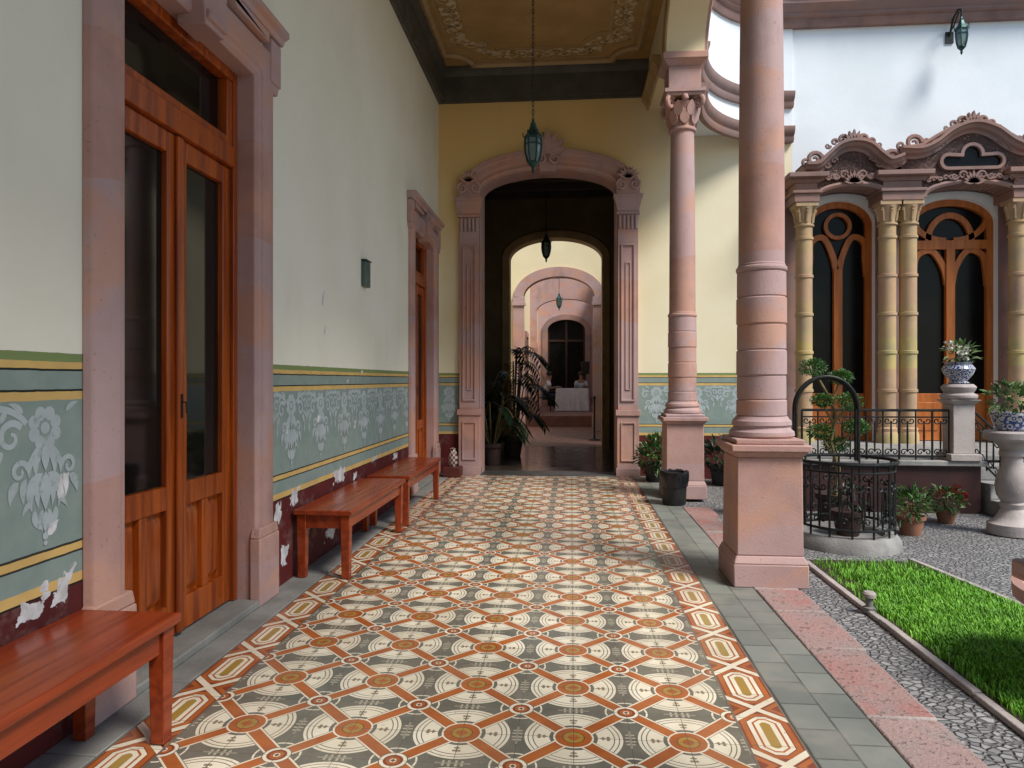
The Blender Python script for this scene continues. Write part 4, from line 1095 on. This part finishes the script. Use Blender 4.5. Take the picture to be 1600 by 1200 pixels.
MB().sweep(pp,[(-.012,-.3),(-.012,.05),(.03,.06),(.13,.06),(.15,.03),(.15,-.0),(.0,-.0),(.0,-.3)],f2).build('archivolt', TAN, pw_)
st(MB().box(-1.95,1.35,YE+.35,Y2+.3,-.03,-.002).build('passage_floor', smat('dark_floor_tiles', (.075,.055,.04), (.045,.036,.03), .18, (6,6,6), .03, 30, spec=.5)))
pt = root('patio', 'sunlit cream patio walls with pink arch seen through the passage', 'building', (-.3,16,0))
Y3 = 18.2
MB().box(-2.6,-2.4,Y2+.3,Y3,-.03,5.2).build('side_wall', CREAM, pt); MB().box(1.8,2.0,Y2+.3,Y3,-.03,5.2).build('side_wall', CREAM, pt)
MB().archwall(fw,-2.4,1.8,-1.25,.63,-.03,3.5,.55,5.2,Y3,Y3+.3).build('arch_wall', CREAM, pt)
f3 = fY(Y3); hc3=-.31; hw3=.94
pp = [(hc3-hw3*math.cos(PI*k/30), 3.5+.55*math.sin(PI*k/30)) for k in range(31)]
MB().sweep(pp,[(-.01,-.3),(-.01,.05),(.24,.05),(.24,-.0),(.0,-.0),(.0,-.3)],f3).build('archivolt', PINK, pt)
for s in (-1,1):
    c = hc3+s*(hw3+.10); mb = MB(); mb.box(c-.16,c+.13,Y3-.06,Y3-.001,0,3.28); mb.box(c-.19,c+.17,Y3-.10,Y3-.001,3.28,3.36); mb.box(c-.17,c+.15,Y3-.08,Y3-.001,3.36,3.5); mb.box(c-.18,c+.16,Y3-.09,Y3-.001,0,.5); mb.build('pilaster', PINK, pt, bevel=.006)
st(MB().box(-2.4,1.8,Y2+.3,Y3+.3,-.03,-.001).build('patio_floor', smat('brown_patio_tiles', (.20,.11,.085), (.15,.08,.065), .4, (6,6,6), .05, 30)))
p2 = root('patio', 'far cream patio with pink framed doorway at the end of the axis', 'building', (-.2,24,0))
YF = 27.5; zf = .3
MB().box(-1.5,-1.32,Y3+.3,YF,-.03,5.4).build('side_wall', CREAM, p2); MB().box(1.0,1.2,Y3+.3,YF,-.03,5.0).build('side_wall', PINK, p2)
mb = MB(); mb.archwall(fw,-1.32,1.0,-.92,.56,zf,3.3,.42,6.4,YF,YF+.3); mb.build('end_wall', PINK, p2)
# an intermediate pink arch across the far patio
YM = 22.4
MB().archwall(fw,-1.32,1.0,-1.10,.78,-.03,3.55,.40,4.6,YM,YM+.25).build('arch_wall', PINK, p2)
fF = fY(YF); pp = [(-.92,zf)]+[(-.18-.74*math.cos(PI*k/24),3.3+.42*math.sin(PI*k/24)) for k in range(25)]+[(.56,zf)]
MB().sweep(pp,[(0,-.2),(0,.06),(.2,.06),(.2,0)],fF).build('door_surround', PINKD, p2)
MB().box(-1.32,1.0,YF-.10,YF-.001,4.75,5.05).build('string_course', PINKD, p2)
MB().box(-.6,.35,YF-.02,YF+.0,5.06,5.75).build('upper_window', MGLASS, p2)
d_ = MB().box(-.92,.56,YF+.22,YF+.25,zf,3.75).build('door', MGLASS, p2)
mb = MB()
for x in (-.9,-.18,.54): mb.box(x-.04,x+.04,YF+.17,YF+.219,zf,3.7)
for z in (.9,2.9): mb.box(-.92,.56,YF+.175,YF+.218,z-.04,z+.04)
mb.build('door_frame', FARW, d_)
for yy in (20.5,24.0,25.9):
    o = MB().box(-1.32,-1.30,yy-.45,yy+.45,zf,2.6).build('side_door', FARW, p2)
    MB().sweep([(yy-.45,zf),(yy-.45,2.6),(yy+.45,2.6),(yy+.45,zf)],[(0,0),(0,.05),(.15,.05),(.15,0)],lambda u,v,b:(-1.32+b,u,v)).build('surround', PINK, o)
st(MB().box(-1.32,1.0,20.0,YF+.3,-.03,zf).build('raised_floor', smat('red_brown_floor', (.24,.11,.08), (.19,.085,.065), .5, (5,5,5), .05, 30)))
st(MB().box(-1.32,1.0,Y3+.3,20.0,-.03,-.002).build('lower_floor', smat('red_brown_floor_low', (.24,.11,.08), (.19,.085,.065), .5, (5,5,5), .05, 30)))

tb = root('table', 'distant table draped to the floor in a white cloth', 'table', (.05,23.4,zf))
TYY = 23.4
mb = MB(); n=64; hx,hy = .54,.40
def rr(t,k):
    a = 2*PI*t; c,s_ = math.cos(a),math.sin(a); m = max(abs(c)/hx,abs(s_)/hy); return (c/m*k, s_/m*k)
rows = [(.74,.97,0),(.755,.985,0),(.75,1.0,0),(.70,1.01,.006),(.4,1.03,.02),(.02,1.06,.035)]
for z,k,wv in rows:
    for i in range(n):
        x,y = rr(i/n,k); w = wv*math.sin(i*1.57)
        mb.v.append((.05+x*(1+w),TYY+y*(1+w),zf+z))
for j in range(len(rows)-1):
    for i in range(n): mb.f.append((j*n+i,j*n+(i+1)%n,(j+1)*n+(i+1)%n,(j+1)*n+i))
mb.f.append(tuple(range(n)))
mb.build('cloth', WHITEC, tb)
for sx in (-1,1):
    for sy in (-1,1): MB().box(.05+sx*.44-.02,.05+sx*.44+.02,TYY+sy*.3-.02,TYY+sy*.3+.02,zf,zf+.73).build('leg', BLACK, tb)

def skin_mesh(name, verts, edges, radii, mat, parent, rootv=0, lev=2):
    me = bpy.data.meshes.new(name); me.from_pydata(verts, edges, []); me.materials.append(mat)
    o = bpy.data.objects.new(name, me); COL.objects.link(o); o.parent = parent; ORG[o.name] = Vector((0,0,0))
    md = o.modifiers.new('skin','SKIN')
    for i,rv in enumerate(radii):
        q = me.skin_vertices[0].data[i]; q.radius = (rv if isinstance(rv,tuple) else (rv,rv)); q.use_root = (i == rootv)
    sb = o.modifiers.new('sub','SUBSURF'); sb.levels = 1; sb.render_levels = lev
    return o
def person(label, loc, rz, bend=.06, shirt=WHITEC):
    r = root('person', label, 'person'); b = bend
    V = [(0,0,.52),(0,.02,.70),(0,b,.88),(0,b+.01,.99),(0,b+.03,1.07),(0,b+.05,1.15),(0,b+.05,1.25)]
    E = [(0,1),(1,2),(2,3),(3,4),(4,5),(5,6)]; R = [(.14,.11),(.13,.10),(.15,.11),(.11,.08),(.052,.055),(.075,.09),(.07,.085)]
    for s in (-1,1):
        k = len(V)
        V += [(s*.17,b,.96),(s*.21,b+.08,.75),(s*.13,b+.28,.80),(s*.10,b+.36,.81)]; E += [(3,k),(k,k+1),(k+1,k+2),(k+2,k+3)]; R += [.055,.042,.032,.03]
        for q,(dx,dy) in enumerate(((-.03,.085),(-.012,.10),(.006,.10),(.024,.085))):
            m = len(V); V.append((s*(.10+dx*.9),b+.36+dy,.79)); E.append((k+3,m)); R.append(.010)
        m = len(V); V.append((s*.06,b+.40,.80)); E.append((k+3,m)); R.append(.012)
        k = len(V)
        V += [(s*.10,.05,.50),(s*.13,.42,.50),(s*.13,.42,.09),(s*.13,.55,.04)]; E += [(0,k),(k,k+1),(k+1,k+2),(k+2,k+3)]; R += [.085,.06,.045,.04]
    try:
        skin_mesh('body', V, E, R, SKIN, r)
        V2 = [(0,0,.50),(0,.02,.70),(0,b,.88),(0,b+.01,.985)]; E2=[(0,1),(1,2),(2,3)]; R2=[(.16,.13),(.15,.12),(.17,.13),(.12,.09)]
        for s in (-1,1):
            k=len(V2); V2 += [(s*.17,b,.96),(s*.20,b+.06,.82)]; E2 += [(3,k),(k,k+1)]; R2 += [.07,.06]
        skin_mesh('shirt', V2, E2, R2, shirt, r)
        V3=[(0,0,.50)]; E3=[]; R3=[(.16,.13)]
        for s in (-1,1):
            k=len(V3); V3 += [(s*.10,.05,.50),(s*.13,.42,.50),(s*.13,.42,.12)]; E3 += [(0,k),(k,k+1),(k+1,k+2)]; R3 += [.10,.075,.06]
        skin_mesh('trousers', V3, E3, R3, DENIM, r)
    except Exception as ex: print('PERSON', ex)
    MB().lathe([(0,-.02),(.085,.0),(.105,.05),(.09,.11),(.05,.14),(0,.15)],0,b+.035,1.19,20).build('hair', HAIR, r)
    r.location = loc; r.rotation_euler.z = rz
    return r
def chair(label, loc, rz):
    r = root('chair', label, 'chair', (0,0,0), 'chairs at the cloth covered table')
    MB().box(-.21,.21,-.20,.22,.42,.46).build('seat', BLACK, r, bevel=.01)
    MB().box(-.20,.20,-.24,-.20,.62,.92).build('backrest', BLACK, r, bevel=.01)
    for sx in (-1,1):
        MB().box(sx*.19-.015,sx*.19+.015,-.235,-.205,0,.62).build('leg', IRON, r); MB().box(sx*.19-.015,sx*.19+.015,.18,.21,0,.42).build('leg', IRON, r)
    r.location = loc; r.rotation_euler.z = rz
person('seated person in white shirt at the left end of the white clothed table', (-.88,TYY+.1,zf), rad(-90), .12)
chair('dark chair at the left end of the white clothed table', (-.88,TYY+.1,zf), rad(-90))
person('seated person in pale shirt behind the right side of the white clothed table', (.38,TYY+.85,zf), rad(170), .10, smat('pale_blue_shirt', (.45,.52,.66), (.40,.46,.60), .9, (9,9,9), 0, 60, stain=0))
chair('dark chair behind the right side of the white clothed table', (.38,TYY+.85,zf), rad(170))
sk = root('loudspeaker', 'black loudspeaker on tripod stand behind the distant table', 'speaker', (.52,25.2,zf))
MB().frust(.52,25.2,1.55,2.0,.14,.16,.13,.15).build('cabinet', BLACK, sk, bevel=.02)
mb = MB(); mb.tube([(.52,25.2,zf+.3),(.52,25.2,1.55)],.02,8)
for k in range(3): a=k*2*PI/3; mb.tube([(.52,25.2,zf+.7),(.52+.4*math.cos(a),25.2+.4*math.sin(a),zf+.01)],.014,6)
mb.build('tripod', IRON, sk)
ps = root('post', 'slim dark barrier post standing right in the far patio', 'post', (.52,15.5,0))
MB().lathe([(.14,0),(.14,.02),(.03,.04),(.022,.06),(.022,.9),(.04,.92),(.03,.97),(0,.99)],.52,15.5,0,16).build('pole', IRON, ps)

def palm(label, x,y,z,n,L,seed,tall):
    random.seed(seed); r = root('potted_palm', label, 'plant', (x,y,z)); pot(r,x,y,z+.002,.2,.34,DPOT)
    mb = MB(); stm = MB()
    for i in range(n):
        a = random.uniform(0,2*PI); h = random.uniform(.2,1)*tall; ll = L*random.uniform(.7,1.1)
        base = Vector((x+.05*math.cos(a),y+.05*math.sin(a),z+.3)); top = base+Vector((.15*math.cos(a),.15*math.sin(a),h))
        pts=[base,(base+top)/2]
        for k in range(11):
            t=k/10; pts.append(top+Vector((math.cos(a)*ll*t*.75,math.sin(a)*ll*t*.75,ll*(.55*t-.85*t*t))))
        stm.tube(pts,[.012]*3+[.008]*10,5)
        for k in range(2,13):
            p=pts[k]; t=(pts[min(k+1,12)]-pts[k-1]).normalized(); sd=t.cross(Vector((0,0,1))).normalized()
            for s in (-1,1):
                mb.leaf(p, sd*s*.8+t*.7+Vector((0,0,-.35)), Vector((0,0,1)), .30*(1-.05*abs(k-6)), .045, .1)
    stm.build('stems', OLIVE, r); mb.build('fronds', LEAFD, r, fix=False, smooth=False)
palm('large dark potted palm in the passage left of the second arch', -1.02,12.2,0,24,.75,13,1.75)
palm('smaller dark palm nearer the archway on the left of the passage', -1.25,10.9,0,11,.5,17,.8)

# ------------------------------------------------------------------ light, world, camera
w = bpy.data.worlds.new('World'); SC.world = w; w.use_nodes = True
nt = w.node_tree; sky = nt.nodes.new('ShaderNodeTexSky'); sky.sky_type = 'NISHITA'; sky.sun_disc = False
EL, AZ = rad(51), rad(128)      # azimuth: clockwise from +Y
sky.sun_elevation = EL; sky.sun_rotation = AZ; sky.air_density = 1.4; sky.dust_density = .5; sky.ozone_density = 3.0
nt.links.new(sky.outputs[0], nt.nodes['Background'].inputs[0]); nt.nodes['Background'].inputs[1].default_value = .14
sd = bpy.data.lights.new('sun','SUN'); sd.energy = 5.0; sd.angle = rad(20); sd.color = (1,.955,.885)
so = bpy.data.objects.new('sun', sd); COL.objects.link(so)
d = Vector((math.sin(AZ)*math.cos(EL), math.cos(AZ)*math.cos(EL), math.sin(EL)))
so.rotation_euler = d.to_track_quat('Z','Y').to_euler(); so.location = (10,-10,20)
cam = bpy.data.cameras.new('camera'); co = bpy.data.objects.new('camera', cam); COL.objects.link(co)
co.location = (0,0,1.33); co.rotation_euler = (rad(90),0,math.atan(92/1085))
cam.sensor_width = 36; cam.lens = 1085/1600*36; cam.shift_y = -.00375; cam.clip_end = 400; cam.clip_start = .05
SC.camera = co
SC.view_settings.view_transform = 'Standard'; SC.view_settings.look = 'None'; SC.view_settings.exposure = 0
